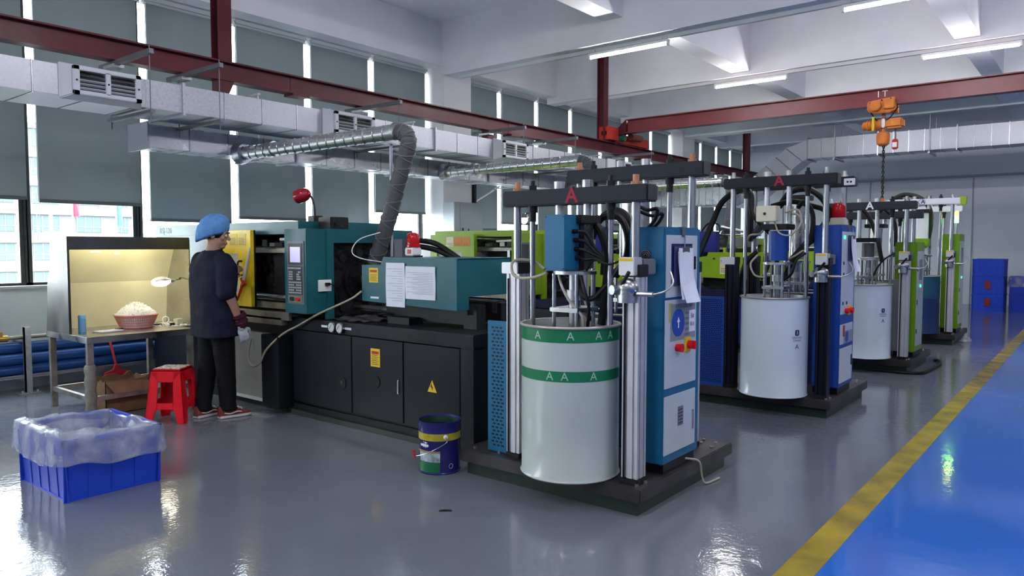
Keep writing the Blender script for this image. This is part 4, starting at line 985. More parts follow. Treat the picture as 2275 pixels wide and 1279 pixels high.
        b = MB(); b.tube([(4.1, 4.72, 1.7), (4.08, 4.60, 1.83), (4.1, 4.45, 1.82), (4.1, 4.42, 1.7)], .014, 8, 5); part('hose', b, RUBBER, t)
        b = MB(); b.tube([(3.96, 3.70, 1.38), (3.9, 3.62, 1.28), (3.92, 3.68, 1.12), (3.98, 3.75, 1.05)], .022, 8, 6); part('hose', b, RUBBER, t)
    return t
machine((0, 0, 0), 'teal injection moulding machine with yellow safety door and black base', dict(full=True, cover=TEAL, door=YELP, base=DARK, panel=DARKP))
machine((3.12, 0, 0), 'lime green injection moulding machine directly behind the teal one', dict(full=False, cover=LIME, door=LIME, base=M('navy_base', (.012, .014, .05), .4), panel=M('charcoal_base', (.03, .033, .038), .4)))
machine((6.25, 0, 0), 'lime green moulding machine third in the row, behind the second pump station', dict(full=False, cover=LIME, door=LIME, base=M('navy_base', (.012, .014, .05), .4), panel=NAVY))
machine((9.35, 0, 0), 'lime green moulding machine farthest in the row', dict(full=False, cover=LIME, door=LIME, base=M('navy_base', (.012, .014, .05), .4), panel=NAVY))
# papers in sleeves taped to the teal cover
for y0, y1, z0, z1, lb in ((4.285, 4.505, 1.02, 1.37, 'left tall printed sheet in a plastic sleeve on the teal cover'), (3.95, 4.28, 1.09, 1.345, 'right wide printed sheet in a plastic sleeve on the teal cover')):
    t = thing('paper_sheet', lb, 'paper', (3.997, (y0 + y1) / 2, z0), group='sheets on the teal cover')
    b = MB(); b.grid(lambda u, v: (3.995 - .004 * math.sin(5 * u + 3 * v) ** 2, y1 + (y0 - y1) * u, z0 + (z1 - z0) * v), 8, 8); sh = part('sleeve', b, PAPER, t, fix=False)
    for k in range(14):
        zz = z1 - .05 - k * (z1 - z0 - .08) / 14
        b = MB(); b.box(3.9895, 3.9902, y0 + .02, y1 - .02 - .06 * (k % 3), zz, zz + .0025); part('text_line', b, M('grey_ink', (.30, .32, .38), .6), sh)
t = thing('warning_beacon', 'red warning beacon on a white base on top of the teal cover', 'beacon', (4.2, 4.40, 1.41))
b = MB(); b.box(4.145, 4.255, 4.35, 4.46, 1.412, 1.425); part('foot', b, BLACK, t)
b = MB(); b.box(4.15, 4.25, 4.355, 4.455, 1.425, 1.49); part('base', b, WHITEP, t, bevel=.008)
b = MB(); b.box(4.148, 4.150, 4.375, 4.42, 1.44, 1.475); part('label', b, M('red_label', (.5, .1, .1), .5), t)
b = MB(); b.lathe([(.05, 0), (.058, .005), (.058, .02), (.052, .025), (.052, .09), (.042, .112), (.02, .122), (0, .124)], 4.2, 4.405, 1.49, 24); part('lens', b, LAMPRED, t)
t = thing('gooseneck_lamp', 'red gooseneck work lamp on top of the teal machine', 'lamp', (4.2, 5.7, 1.725))
b = MB(); b.box(4.15, 4.25, 5.645, 5.745, 1.725, 1.78); part('foot', b, BLACK, t, bevel=.006)
b = MB(); b.tube([(4.2, 5.70, 1.76), (4.2, 5.705, 1.86), (4.2, 5.74, 1.94), (4.2, 5.79, 1.985)], .009, 8, 6); part('neck', b, BLACK, t)
b = MB(); body([(-.02, .02), (0, .045), (.03, .062), (.075, .068), (.11, .066), (.125, .062)], b, Vector((4.2, 5.80, 1.99)), Vector((-.35, .85, -.25)).normalized()); part('shade', b, M('glossy_dark_red', (.30, .006, .015), .12, coat=.6), t)
t = thing('gooseneck_bulb', 'glowing bare bulb on a black gooseneck behind the first pump station', 'lamp', (7.5, 5.68, 1.70))
b = MB(); b.box(7.46, 7.54, 5.64, 5.72, 1.70, 1.78); part('foot', b, BLACK, t)
b = MB(); b.tube([(7.5, 5.68, 1.77), (7.5, 5.69, 1.86), (7.5, 5.76, 1.92), (7.5, 5.80, 1.90)], .008, 8, 5); part('neck', b, BLACK, t)
b = MB(); b.sphere((7.5, 5.825, 1.84), (.045, .045, .055)); part('bulb', b, M('warm_bulb', (1, .9, .75), .3, emit=14), t)
b = MB(); b.lathe([(.02, .06), (.045, .03), (.06, .0)], 7.5, 5.82, 1.86, 16); part('shade', b, CHROME, t)
t = thing('electrical_cabinet', 'light grey electrical cabinet in front of the white column', 'cabinet', (9.12, 8.36, 1.0))
b = MB(); b.box(8.77, 9.47, 8.24, 8.495, 1.0, 2.22); part('body', b, GREYP, t, bevel=.006)
b = MB(); b.box(8.90, 9.46, 8.228, 8.24, 1.02, 2.20); d = part('door', b, GREYP, t, bevel=.004)
b = MB(); b.box(8.95, 8.97, 8.215, 8.228, 1.72, 1.80); part('handle', b, BLACK, d)
b = MB(); b.prism([(9.07, 8.227, 1.74), (9.13, 8.227, 1.74), (9.10, 8.227, 1.80)], (0, -.002, 0)); part('warning_mark', b, INK, d)
t = thing('wall_bracket', 'steel wall bracket with diagonal brace right of the white column', 'bracket', (9.6, 8.45, 2.2))
b = MB(); b.box(9.49, 9.55, 8.45, 8.50, 2.2, 2.75); part('upright', b, BLACK, t)
b = MB(); b.cyl((9.52, 8.47, 2.62), (10.35, 8.47, 2.66), .02, n=8); part('arm', b, STEEL, t)
b = MB(); b.cyl((9.52, 8.47, 2.25), (10.35, 8.47, 2.64), .018, n=8); part('brace', b, STEEL, t)
# ---------------------------------------------------------------- drum pump stations
BEAMC = M('slate_beam_paint', (.010, .014, .022), .5, var=.12, vscale=3)
BLKC = M('black_column_anodised', (.010, .012, .022), .35, .4)
REDINK = M('red_paint_mark', (.30, .018, .045), .6)
def profile(b, xc, yc, z0, z1, s=.05):
    g, d = .012, .010; h = s
    P = []
    def side(rot):
        for a, o in ((-h, 0), (-.030, 0), (-.030, d), (-.018, d), (-.018, 0), (.018, 0), (.018, d), (.030, d), (.030, 0)):
            x, y = a, -h + o
            c, s_ = ((1, 0), (0, 1), (-1, 0), (0, -1))[rot]
            P.append((x * c - y * s_ + xc, x * s_ + y * c + yc, z0))
    for r_ in range(4): side(r_)
    b.prism(P, (0, 0, z1 - z0))
def hose(t, pts, r, mat=RUBBER, name='hose', n=8, k=7):
    b = MB(); b.tube(pts, r, n, k); return part(name, b, mat, t)
def regulator(t, x, y, z):
    b = MB(); b.box(x - .04, x + .05, y - .055, y + .045, z + .10, z + .20); part('valve_block', b, ALU, t, bevel=.004)
    b = MB(); b.box(x + .06, x + .2, y - .06, y + .05, z + .10, z + .19); part('cylinder_head', b, M('grey_casting', (.16, .17, .19), .45), t, bevel=.006)
    b = MB(); b.sphere((x - .02, y, z + .03), (.055, .065, .055), 14, 9); b.cyl((x - .02, y, z - .05), (x - .02, y, z + .02), .055, n=16); rg = part('pressure_regulator', b, STEEL, t)
    b = MB(); b.cyl((x - .05, y + .045, z + .02), (x - .085, y + .06, z + .02), .027, n=16); part('gauge', b, CHROME, rg)
    b = MB(); b.cyl((x - .06, y + .01, z + .05), (x - .09, y - .05, z + .12), .011, n=8); part('lever', b, BLACK, t)
    b = MB(); b.cyl((x - .02, y - .06, z), (x - .02, y - .16, z + .0), .014, n=8); part('fitting', b, STEEL, t)
    hose(t, [(x - .02, y - .16, z), (x, y - .22, z + .02), (x + .05, y - .24, z + .06), (x + .10, y - .2, z + .12)], .006, STEEL, 'air_line')
    b = MB(); b.box(x - .041, x - .039, y - .045, y + .04, z + .178, z + .195); part('label', b, YELST, t)
def station(off, label, st):
    CB, BM, CM, bz, bzB = st['cab'], st['beam'], st['col'], st['bz'], st['bzB']
    near = st['detail'] > 1
    t = thing('drum_pump_station', label, 'pump', (4.19, 2.62, 0), off, group='drum pump stations along the aisle')
    b = MB(); b.box(3.55, 4.83, 1.95, 3.30, .085, .165); part('base_plate', b, M('dirty_base_plate', (.045, .042, .045), .4, .3, var=.4, vscale=5) , t, bevel=.006)
    b = MB(); b.box(3.59, 4.79, 1.99, 3.26, 0, .085); part('base_frame', b, M('dark_green_frame', (.015, .028, .024), .35), t)
    for x, y in ((3.62, 3.22), (3.63, 3.02), (3.68, 1.99), (3.60, 2.0), (4.6, 2.0), (4.72, 2.02), (4.66, 2.10), (4.75, 2.12), (3.58, 2.3)):
        b = MB(); b.cyl((x, y, .165), (x, y, .178), .012, n=6); part('bolt', b, STEEL, t)
    for side, X0, zt in (('a', 3.65, bz), ('b', 4.55, bzB)):
        yl, yr = 2.885, 2.05
        if side == 'b': yl, yr = 3.02, 2.14
        for y in (yl, yr):
            b = MB(); profile(b, X0, y, .20, 1.33); part('lift_cylinder', b, CM, t, smooth=0)
            b = MB(); b.box(X0 - .055, X0 + .055, y - .055, y + .055, .165, .20); part('cylinder_foot', b, BLACK, t, bevel=.004)
            b = MB(); b.box(X0 - .055, X0 + .055, y - .055, y + .055, 1.33, 1.40); part('cylinder_cap', b, BLACK, t, bevel=.004)
            b = MB(); b.cyl((X0, y, 1.39), (X0, y, zt - .09), .025, n=16); part('piston_rod', b, CHROME, t)
            b = MB(); b.cyl((X0, y, zt), (X0, y, zt + .02), .03, n=6); b.cyl((X0, y, zt + .02), (X0, y, zt + .058), .018, n=14); part('rod_nut', b, COPPER if st['style'] == 0 else STEEL, t)
            b = MB(); b.cyl((X0 - .058, y + .03, .2), (X0 - .058, y + .03, 1.30), .006, n=6); part('air_tube', b, RUBBER, t)
        b = MB(); b.box(X0 - .06, X0 + .06, yr - .105, yl + .075, zt - .095, zt); bm = part('cross_beam', b, BM, t, bevel=.008)
        ys = [yl - .125, yl - .27, yl - .43, yr + .25, yr + .14]
        # guide rods that reach into the drum
        for y in (ys[0], yr + .155):
            b = MB(); b.cyl((X0 - .01, y, .93), (X0 - .01, y, zt - .14), .018, n=12); part('guide_rod', b, CHROME, t)
            b = MB(); b.cyl((X0 - .01, y, zt - .19), (X0 - .01, y, zt - .135), .022, n=12); b.cyl((X0 - .01, y, zt - .135), (X0 - .01, y, zt - .095), .03, n=12); part('rod_collar', b, BLACK, t)
            b = MB(); b.cyl((X0 - .01, y, zt), (X0 - .01, y, zt + .03), .026, n=6); b.cyl((X0 - .01, y, zt + .03), (X0 - .01, y, zt + .06), .014, n=10); part('rod_nut', b, BLACK, t)
        ym = (yl + yr) / 2
        for y in (ym + .10, ym - .10):
            b = MB(); b.cyl((X0, y, min(zt - .16, st.get('mtop', 9) if side == 'a' else 9)), (X0, y, zt - .095), .024, n=14); part('pump_hanger', b, STEEL, t)
            b = MB(); b.cyl((X0, y, zt), (X0, y, zt + .045), .033, n=18); part('round_nut', b, STEEL, t)
        # pump motor and pump tube
        pz = st.get('mtop', zt - .16) if side == 'a' else zt - .16
        mr_ = st.get('mr', .105)
        b = MB(); b.box(X0 - .10, X0 + .12, ym - .12, ym + .12, pz - .05, pz); part('pump_top_plate', b, BLACK, t, bevel=.005)
        mm = st['motor']
        b = MB(); b.lathe([(0, 0), (mr_, 0), (mr_, pz - .06 - 1.37), (0, pz - .06 - 1.37)], X0 + .03, ym, 1.37, 26); part('air_motor', b, mm if side == 'a' else STEEL, t)
        b = MB(); b.lathe([(0, 0), (.13, 0), (.13, .02), (0, .02)], X0 + .02, ym, 1.335, 26); part('flange', b, STEEL, t)
        for dx, dy in ((-.08, .08), (-.08, -.08), (.10, .08), (.10, -.08)):
            b = MB(); b.cyl((X0 + dx, ym + dy, .93), (X0 + dx, ym + dy, 1.34), .012, n=10); part('tie_rod', b, CHROME, t)
        b = MB(); b.cyl((X0 + .02, ym, .9), (X0 + .02, ym, 1.34), .036, n=16); part('pump_tube', b, CHROME, t)
        b = MB(); b.cyl((X0 + .02, ym, 1.18), (X0 + .02, ym, 1.24), .05, n=16); part('pump_coupling', b, STEEL, t)
        b = MB(); b.box(X0 - .10, X0 + .13, ym - .10, ym + .10, 1.115, 1.14); part('lower_plate', b, STEEL, t, bevel=.004)
        b = MB(); b.cyl((X0 - .02, ym, .90), (X0 - .02, ym, .93), .27, n=36); part('follower_plate', b, M('shaded_follower', (.06, .05, .04), .5, .3), t)  # dark colour stands in for the shade deep inside the drum
    X0 = 3.65
    part('letter_mark', text_mb('A', st.get('asz', .125), on_x(X0 - .0615, st.get('ay', 2.44), bz - .048), bold=.003), st['ink'], t)
    # control cabinet on the aisle side
    cx0, cx1, cy0, cy1 = 3.835, 4.305, 1.965, 2.20
    b = MB(); b.box(cx0, cx1, cy0, cy1, .23, st['ch']); cab = part('control_cabinet', b, CB, t, bevel=.008)
    b = MB(); b.box(cx0 + .05, cx1 - .01, cy0 + .02, cy1, .165, .23); part('plinth', b, BLACK, t)
    ch = st['ch'] - 1.61
    f_ = cy0 - .0005
    def pan(x0, x1, z0, z1, m=GREYP, nm='door_panel', d=.006, bv=.002):
        b = MB(); b.box(x0, x1, f_ - d, f_, z0, z1); return part(nm, b, m, cab, bevel=bv)
    if st['style'] == 0:
        for (x0, x1, z0, z1) in ((3.85, 3.905, 1.205, 1.565), (4.185, 4.25, 1.205, 1.565), (3.905, 4.185, 1.515, 1.565), (3.905, 4.185, 1.205, 1.275)): pan(x0, x1, z0, z1, nm='door_frame', bv=0)
        pan(3.905, 4.185, 1.275, 1.515, M('dark_blue_window', (.02, .025, .09), .25), 'touch_screen', .002)
        pan(4.205, 4.225, 1.36, 1.44, BLACK, 'handle', .012)
        pan(3.84, 4.25, .675, 1.19); pan(3.84, 4.25, .285, .63)
        pan(4.205, 4.225, .38, .50, STEEL, 'handle', .012)
        pan(4.01, 4.085, .43, .55, M('aluminium_plate', (.25, .27, .29), .4, .6), 'rating_plate', .0075)
        for k in range(5): pan(4.018, 4.078, .445 + k * .02, .45 + k * .02, INK, 'text_line', .008, 0)
        pan(3.90, 4.235, .945, 1.165, M('sign_grey', (.24, .27, .30), .45), 'notice_sign', .0075)
        pan(3.88, 3.93, 1.06, 1.172, M('sign_lime', (.42, .46, .05), .5), 'sign_mark', .007)
        b = MB(); b.cyl((4.00, f_ - .008, 1.052), (4.00, f_ - .0095, 1.052), .082, n=30); part('blue_disc', b, M('sign_blue', (.02, .07, .36), .4), cab)
        b = MB(); b.prism([(3.995, f_ - .0098, 1.02), (4.007, f_ - .0098, 1.02), (4.007, f_ - .0098, 1.055), (4.02, f_ - .0098, 1.055), (4.001, f_ - .0098, 1.085), (3.982, f_ - .0098, 1.055), (3.995, f_ - .0098, 1.055)], (0, -.0006, 0)); part('arrow_mark', b, WHITEP, cab)
        part('sign_lettering', text_mb('非专业人员禁止操作', .026, on_y(f_ - .0082, 4.08, 1.145)), INK, cab)
        for k in range(5): part('sign_lettering', text_mb('注意安全', .016, on_y(f_ - .0082, 4.118, 1.10 - k * .032)), INK, cab)
        pan(4.145, 4.225, .985, 1.115, PAPER, 'paper_tag', .0095, 0)
        part('tag_lettering', text_mb('5#', .04, on_y(f_ - .0103, 4.185, 1.08)), INK, cab)
        part('tag_lettering', text_mb('机台', .03, on_y(f_ - .0103, 4.185, 1.03)), INK, cab)
        b = MB(); b.cyl((3.985, f_ - .006, .905), (3.985, f_ - .045, .905), .022, .026, n=16); part('emergency_button', b, REDP, cab)
        pan(4.085, 4.165, .865, .955, YELST, 'switch_plate', .014); b = MB(); b.cyl((4.13, f_ - .014, .91), (4.13, f_ - .045, .91), .026, n=16); b.box(4.124, 4.136, f_ - .06, f_ - .044, .885, .935); part('main_switch', b, REDP, cab)
    elif st['style'] == 1:
        pan(3.845, 4.25, .95 - .06, 1.55 + ch); pan(3.845, 4.25, .62, .80); pan(3.845, 4.25, .27, .585); pan(4.21, 4.225, .40, .50, BLACK, 'handle', .012)
        b = MB(); b.cyl((3.905, f_ - .006, 1.50 + ch), (3.905, f_ - .014, 1.50 + ch), .017, n=12); part('green_indicator', b, M('green_led', (.05, .9, .25), .3, emit=1.5), cab)
        for x, z in ((3.90, 1.35), (3.90, 1.25), (3.90, .99), (4.02, .99)): pan(x - .012, x + .012, z - .014, z + .014, BLACK, 'switch', .010, 0)
        b = MB(); b.cyl((3.985, f_ - .006, .92), (3.985, f_ - .04, .92), .022, .026, n=16); part('emergency_button', b, REDP, cab)
        pan(4.07, 4.15, .875, .965, YELST, 'switch_plate', .014); b = MB(); b.cyl((4.115, f_ - .014, .92), (4.115, f_ - .045, .92), .026, n=16); part('main_switch', b, REDP, cab)
        pan(3.93, 3.97, .69, .79, REDC, 'red_tag', .012); pan(3.96, 4.23, .62, .735, M('sign_grey', (.24, .27, .30), .45), 'notice_sign', .0085)
        b = MB(); b.cyl((4.05, f_ - .009, .68), (4.05, f_ - .0105, .68), .05, n=24); part('blue_disc', b, M('sign_blue', (.02, .07, .36), .4), cab)
    else:
        pan(3.86, 4.24, .30, 1.50 + ch, M('pale_green_grey', (.40, .46, .46), .4))
        for z in (.45, .8, 1.2): pan(3.87, 3.895, z, z + .06, BLACK, 'hinge', .012)
        pan(3.98, 4.15, 1.15 + ch, 1.40 + ch, M('display_glass', (.10, .14, .15), .2), 'display', .008)
        b = MB(); b.cyl((4.05, f_ - .006, 1.02), (4.05, f_ - .016, 1.02), .018, n=12); part('green_indicator', b, M('green_led', (.05, .9, .25), .3, emit=1.5), cab)
    if st['style'] < 2:
        b = MB(); b.box(4.03, 4.07, f_ - .012, f_ + .02, st['ch'] - .055, st['ch'] + .002); part('hook_strip', b, CHROME, t)
        # fan on the face towards the camera
        zc = 1.448
        b = MB(); b.cyl((cx0 - .004, 2.085, zc), (cx0 + .001, 2.085, zc), .034, n=20); part('fan', b, BLACK, cab)
        for q in range(3):
            b = MB(); ring = [(cx0 - .006, 2.085 + (.010 + .010 * q) * math.cos(a), zc + (.010 + .010 * q) * math.sin(a)) for a in [2 * PI * i / 18 for i in range(19)]]; b.tube(ring, .0018, 4, 1, cap=False); part('fan_guard_ring', b, STEEL, cab)
    # regulator on the near right cylinder, hoses
    regulator(t, 3.60, 2.06, 1.24)
    b = MB(); b.box(3.59, 3.71, 2.84, 2.97, 1.33, 1.40); part('cylinder_head', b, ALU, t, bevel=.004)
    R_ = st['hoses']
    for pts, r, m in R_: hose(t, [(x, y, z) for x, y, z in pts], r, m)
    return t, cab
H1 = [([(4.0, 2.56, 1.55), (4.02, 2.52, 1.66), (4.03, 2.42, 1.72), (4.0, 2.31, 1.68), (3.98, 2.27, 1.55), (3.98, 2.31, 1.40), (4.0, 2.44, 1.30)], .024, RUBBER),
      ([(3.92, 2.51, 1.62), (3.93, 2.42, 1.685), (3.92, 2.31, 1.67), (3.9, 2.245, 1.57), (3.9, 2.25, 1.44), (3.95, 2.35, 1.32)], .022, RUBBER),
      ([(3.74, 2.36, 1.62), (3.72, 2.31, 1.57), (3.72, 2.27, 1.44), (3.72, 2.28, 1.25), (3.72, 2.31, 1.04)], .026, RUBBER),
      ([(3.88, 2.17, 1.74), (3.86, 2.09, 1.71), (3.86, 2.03, 1.715), (3.88, 2.05, 1.66), (3.92, 2.12, 1.605)], .011, RUBBER),
      ([(3.9, 2.2, 1.72), (3.92, 2.1, 1.68), (3.95, 2.04, 1.69), (3.96, 2.08, 1.63), (4.0, 2.16, 1.60)], .010, RUBBER),
      ([(3.50, 2.55, 1.345), (3.50, 2.65, 1.315), (3.52, 2.77, 1.31), (3.54, 2.84, 1.34), (3.58, 2.86, 1.41), (3.66, 2.78, 1.41), (3.68, 2.70, 1.36)], .009, CABLE),
      ([(3.55, 2.50, 1.33), (3.53, 2.46, 1.26), (3.55, 2.42, 1.18), (3.58, 2.36, 1.10), (3.6, 2.36, 1.04)], .008, M('pale_hose', (.45, .44, .38), .4)),
      ([(3.56, 2.35, 1.33), (3.53, 2.31, 1.26), (3.55, 2.29, 1.15), (3.6, 2.33, 1.04)], .010, RUBBER),
      ([(3.62, 2.40, 1.30), (3.58, 2.36, 1.22), (3.6, 2.30, 1.2), (3.66, 2.24, 1.28)], .016, RUBBER),
      ([(3.58, 2.06, 1.44), (3.56, 2.16, 1.40), (3.56, 2.26, 1.42), (3.6, 2.34, 1.36)], .006, RUBBER),
      ([(3.95, 2.62, 1.40), (4.0, 2.66, 1.25), (3.95, 2.6, 1.12), (3.9, 2.5, 1.05)], .020, RUBBER)]
s1, c1 = station((0, 0, 0), 'blue drum pump station in front with slate beam marked A', dict(cab=BLUEC, beam=BEAMC, col=ALU, bz=1.84, bzB=2.05, motor=M('motor_grey', (.09, .095, .10), .4, .5), ink=REDINK, ch=1.612, style=0, detail=2, hoses=H1))
# junction box of the first station and its cables
b = MB(); b.box(3.44, 3.60, 2.38, 2.525, 1.36, 1.68); jb = part('junction_box', b, BLUEC, s1, bevel=.006)
for y in (2.393, 2.513):
    for z in (1.373, 1.667):
        b = MB(); b.cyl((3.44, y, z), (3.437, y, z), .004, n=6); part('screw', b, BLACK, jb)
b = MB(); b.box(3.58, 3.62, 2.37, 2.50, 1.36, 1.66); part('mount_plate', b, BLACK, s1)
for k, z in enumerate((1.585, 1.535, 1.485, 1.435)):
    b = MB(); b.cyl((3.52 + .01 * k, 2.38, z), (3.52 + .01 * k, 2.35, z), .014, n=10); part('cable_gland', b, BLACK, jb)
    hose(s1, [(3.52 + .01 * k, 2.35, z), (3.55, 2.315, z - .01), (3.58, 2.27, 1.49 - .02 * k), (3.60, 2.235, 1.44 - .01 * k), (3.62, 2.25, 1.34)], .010, RUBBER, 'cable')
# perforated side guard
b = MB(); b.box(3.64, 3.66, 2.965, 3.125, .17, 1.02); b.box(3.66, 4.0, 2.965, 2.972, .17, 1.0); gd = part('perforated_guard', b, BLUEC, s1)
def holes(parent, x, y0, y1, z0, z1, nx, nz, mat=BLACK, w_=.013, h_=.008):
    b = MB()
    for k in range(nz):
        for j in range(nx):
            y = y0 + (y1 - y0) * ((j + .5 + .35 * (k % 2)) / (nx + .35)); z = z0 + (z1 - z0) * (k + .5) / nz
            b.box(x - .0012, x + .0008, y - w_ / 2, y + w_ / 2, z - h_ / 2, z + h_ / 2)
    o = part('perforations', b, mat, parent); o['kind'] = 'stuff'
holes(gd, 3.64, 2.985, 3.10, .20, .99, 3, 34, w_=.02, h_=.011)

o2 = (3.10, -.13, 0)
def sh(pts): return [(x - o2[0], y - o2[1], z) for x, y, z in pts]
FLEXG = M('grey_corrugated', (.05, .055, .065), .5)
H2 = [([(3.72, 2.75, 1.98), (3.70, 2.72, 1.8), (3.72, 2.60, 1.66), (3.78, 2.5, 1.5), (3.8, 2.55, 1.2)], .020, RUBBER),
      ([(3.85, 2.35, 1.86), (3.8, 2.28, 1.9), (3.78, 2.2, 1.78), (3.78, 2.22, 1.55), (3.8, 2.35, 1.4), (3.78, 2.45, 1.2)], .022, RUBBER),
      ([(3.55, 2.46, 1.72), (3.5, 2.40, 1.62), (3.5, 2.30, 1.60), (3.52, 2.22, 1.70), (3.56, 2.26, 1.82), (3.58, 2.38, 1.80)], .007, CABLE),
      ([(3.58, 2.62, 1.42), (3.52, 2.66, 1.34), (3.52, 2.62, 1.24), (3.56, 2.54, 1.22)], .009, CABLE),
      ([(3.6, 2.20, 1.44), (3.55, 2.26, 1.38), (3.55, 2.30, 1.26), (3.6, 2.38, 1.2)], .012, RUBBER),
      (sh([(7.2, 3.30, 1.40), (7.3, 3.21, 1.72), (7.3, 3.10, 1.95), (7.3, 2.93, 2.06), (7.3, 2.81, 2.03), (7.3, 2.80, 1.80), (7.3, 2.80, 1.55)]), .032, RUBBER),
      (sh([(7.25, 2.50, 1.88), (7.25, 2.39, 2.02), (7.25, 2.23, 2.04), (7.25, 2.10, 1.95), (7.25, 2.04, 1.82), (7.25, 2.08, 1.70), (7.25, 2.25, 1.51), (7.25, 2.38, 1.36)]), .030, RUBBER),
      (sh([(7.1, 2.52, 1.88), (7.1, 2.33, 1.92), (7.1, 2.16, 1.88), (7.1, 2.03, 1.83), (7.1, 2.02, 1.73), (7.1, 2.08, 1.61), (7.1, 2.20, 1.50)]), .026, RUBBER),
      (sh([(7.5, 2.73, 1.90), (7.5, 2.75, 1.76), (7.5, 2.79, 1.67), (7.5, 2.9, 1.58)]), .045, FLEXG),
      (sh([(6.95, 2.30, 1.80), (6.9, 2.20, 1.78), (6.9, 2.16, 1.66), (6.92, 2.22, 1.55)]), .010, CABLE),
      (sh([(6.92, 2.5, 1.70), (6.9, 2.55, 1.62), (6.9, 2.65, 1.60), (6.95, 2.7, 1.5)]), .010, CABLE),
      (sh([(6.9, 2.1, 1.50), (6.86, 2.2, 1.42), (6.88, 2.3, 1.35), (6.9, 2.3, 1.2)]), .009, CABLE),
      (sh([(6.95, 2.6, 1.45), (6.9, 2.68, 1.35), (6.92, 2.74, 1.2), (7.0, 2.78, 1.05)]), .022, RUBBER)]
s2, c2 = station(o2, 'royal blue drum pump station, second along the aisle, with black columns', dict(cab=BLUED, beam=M('ink_beam_paint', (.008, .009, .018), .45), col=BLKC, bz=2.13, bzB=2.17, motor=BLUED, ink=REDINK, ch=1.69, style=1, detail=1, hoses=H2, mtop=1.70, mr=.085))
b = MB(); b.box(3.47, 3.58, 2.42, 2.60, 1.72, 1.86); jb = part('switch_box', b, CREAM, s2, bevel=.006)
b = MB(); b.cyl((3.47, 2.52, 1.79), (3.46, 2.52, 1.79), .012, n=10); part('knob', b, BLACK, jb)
b = MB(); b.box(3.60, 3.62, 2.93, 3.19, .17, 1.02); gd = part('perforated_guard', b, BLUED, s2); holes(gd, 3.60, 2.95, 3.17, .2, 1.0, 9, 44, M('guard_hole', (.006, .008, .05), .6), w_=.016, h_=.009)
H3 = [([(x - 6.05, y + .22, z) for x, y, z in [(10.0, 2.65, 1.93), (10.0, 2.46, 1.99), (10.0, 2.32, 1.88), (10.0, 2.21, 1.60), (10.0, 2.15, 1.31)]], .026, RUBBER),
      ([(3.95, 2.45, 1.9), (3.95, 2.35, 1.95), (3.95, 2.24, 1.8), (3.95, 2.22, 1.5)], .022, RUBBER),
      ([(3.6, 2.16, 1.42), (3.55, 2.25, 1.35), (3.56, 2.33, 1.25), (3.6, 2.4, 1.1)], .010, RUBBER)]
s3, c3 = station((6.05, -.20, 0), 'green drum pump station, third along the aisle, with slate beam', dict(cab=GREENC, beam=M('violet_slate_beam', (.022, .024, .034), .45), col=ALU, bz=2.03, bzB=1.95, motor=M('motor_grey', (.09, .095, .10), .4, .5), ink=WHITEP, ch=1.55, style=2, detail=1, hoses=H3, mtop=1.6, mr=.07))
b = MB(); b.box(3.77, 3.833, 2.08, 2.22, .24, 1.10); part('side_duct', b, M('grey_duct', (.22, .24, .24), .4), s3)
CHN = M('cable_chain', (.015, .018, .015), .5)
H4 = [([(x - 9.3, y + .22, z) for x, y, z in [(13.0, 2.70, 2.22), (13.0, 2.50, 2.31), (13.0, 2.27, 2.24), (13.0, 2.14, 2.06), (13.0, 2.13, 1.77), (13.0, 2.2, 1.41), (13.0, 2.24, 1.08)]], .035, CHN)]
s4, c4 = station((9.3, -.20, 0), 'lime green drum pump station with white beam, farthest along the aisle', dict(cab=GREENC, beam=M('white_beam_paint', (.58, .60, .68), .4), col=ALU, bz=2.23, bzB=2.15, motor=WPAINT, ink=M('blue_black_ink', (.03, .04, .12), .5), ch=1.69, style=2, detail=1, hoses=H4, asz=.075))
b = MB(); ring = [(3.587, 2.455 + .045 * math.cos(a), 2.183 + .045 * math.sin(a)) for a in [2 * PI * i / 24 for i in range(25)]]; b.tube(ring, .003, 4, 1, cap=False); part('ring_mark', b, M('blue_black_ink', (.03, .04, .12), .5), s4)
b = MB(); b.box(3.52, 3.66, 2.34, 2.58, 1.50, 1.62); part('green_clamp', b, GREENC, s4, bevel=.006)
b = MB(); b.box(3.60, 3.70, 1.87, 1.95, 2.125, 2.245); part('beam_end_cap', b, LIME, s4)
t = thing('signal_tower', 'lit orange and green signal lamp on the far pump station', 'beacon', (13.15, 1.82, 1.69))
b = MB(); b.cyl((13.15, 1.82, 1.69), (13.15, 1.82, 1.86), .012, n=8); part('stem', b, STEEL, t)
for k, (c_, e) in enumerate((((.05, 1, .15), 16), ((.7, 1, .1), 10), ((1, .35, .03), 7))):
    b = MB(); b.lathe([(0, 0), (.028, 0), (.028, .055), (0, .055)], 13.15, 1.82, 1.86 + k * .058, 14); part('lamp_segment', b, M('signal_%d' % k, c_, .3, emit=e), t)
b = MB(); b.lathe([(.028, 0), (.02, .012), (0, .014)], 13.15, 1.82, 2.035, 14); part('cap', b, WHITEP, t)
t = thing('warning_beacon', 'red warning beacon on the royal blue pump cabinet', 'beacon', (7.30, 1.97, 1.69))
b = MB(); b.box(7.24, 7.36, 1.90, 2.03, 1.692, 1.765); part('base', b, CREAM, t, bevel=.008)
b = MB(); b.lathe([(.06, 0), (.064, .005), (.062, .10), (.05, .13), (.02, .14), (0, .141)], 7.30, 1.965, 1.765, 22); part('lens', b, LAMPRED, t)

b = MB(); b.box(4.485, 4.50, 2.03, 2.13, 2.085, 2.15); sb = part('socket_box', b, WHITEP, s2, bevel=.004)
for y in (2.065, 2.095):
    b = MB(); b.cyl((4.485, y, 2.117), (4.482, y, 2.117), .010, n=10); part('socket_hole', b, INK, sb)
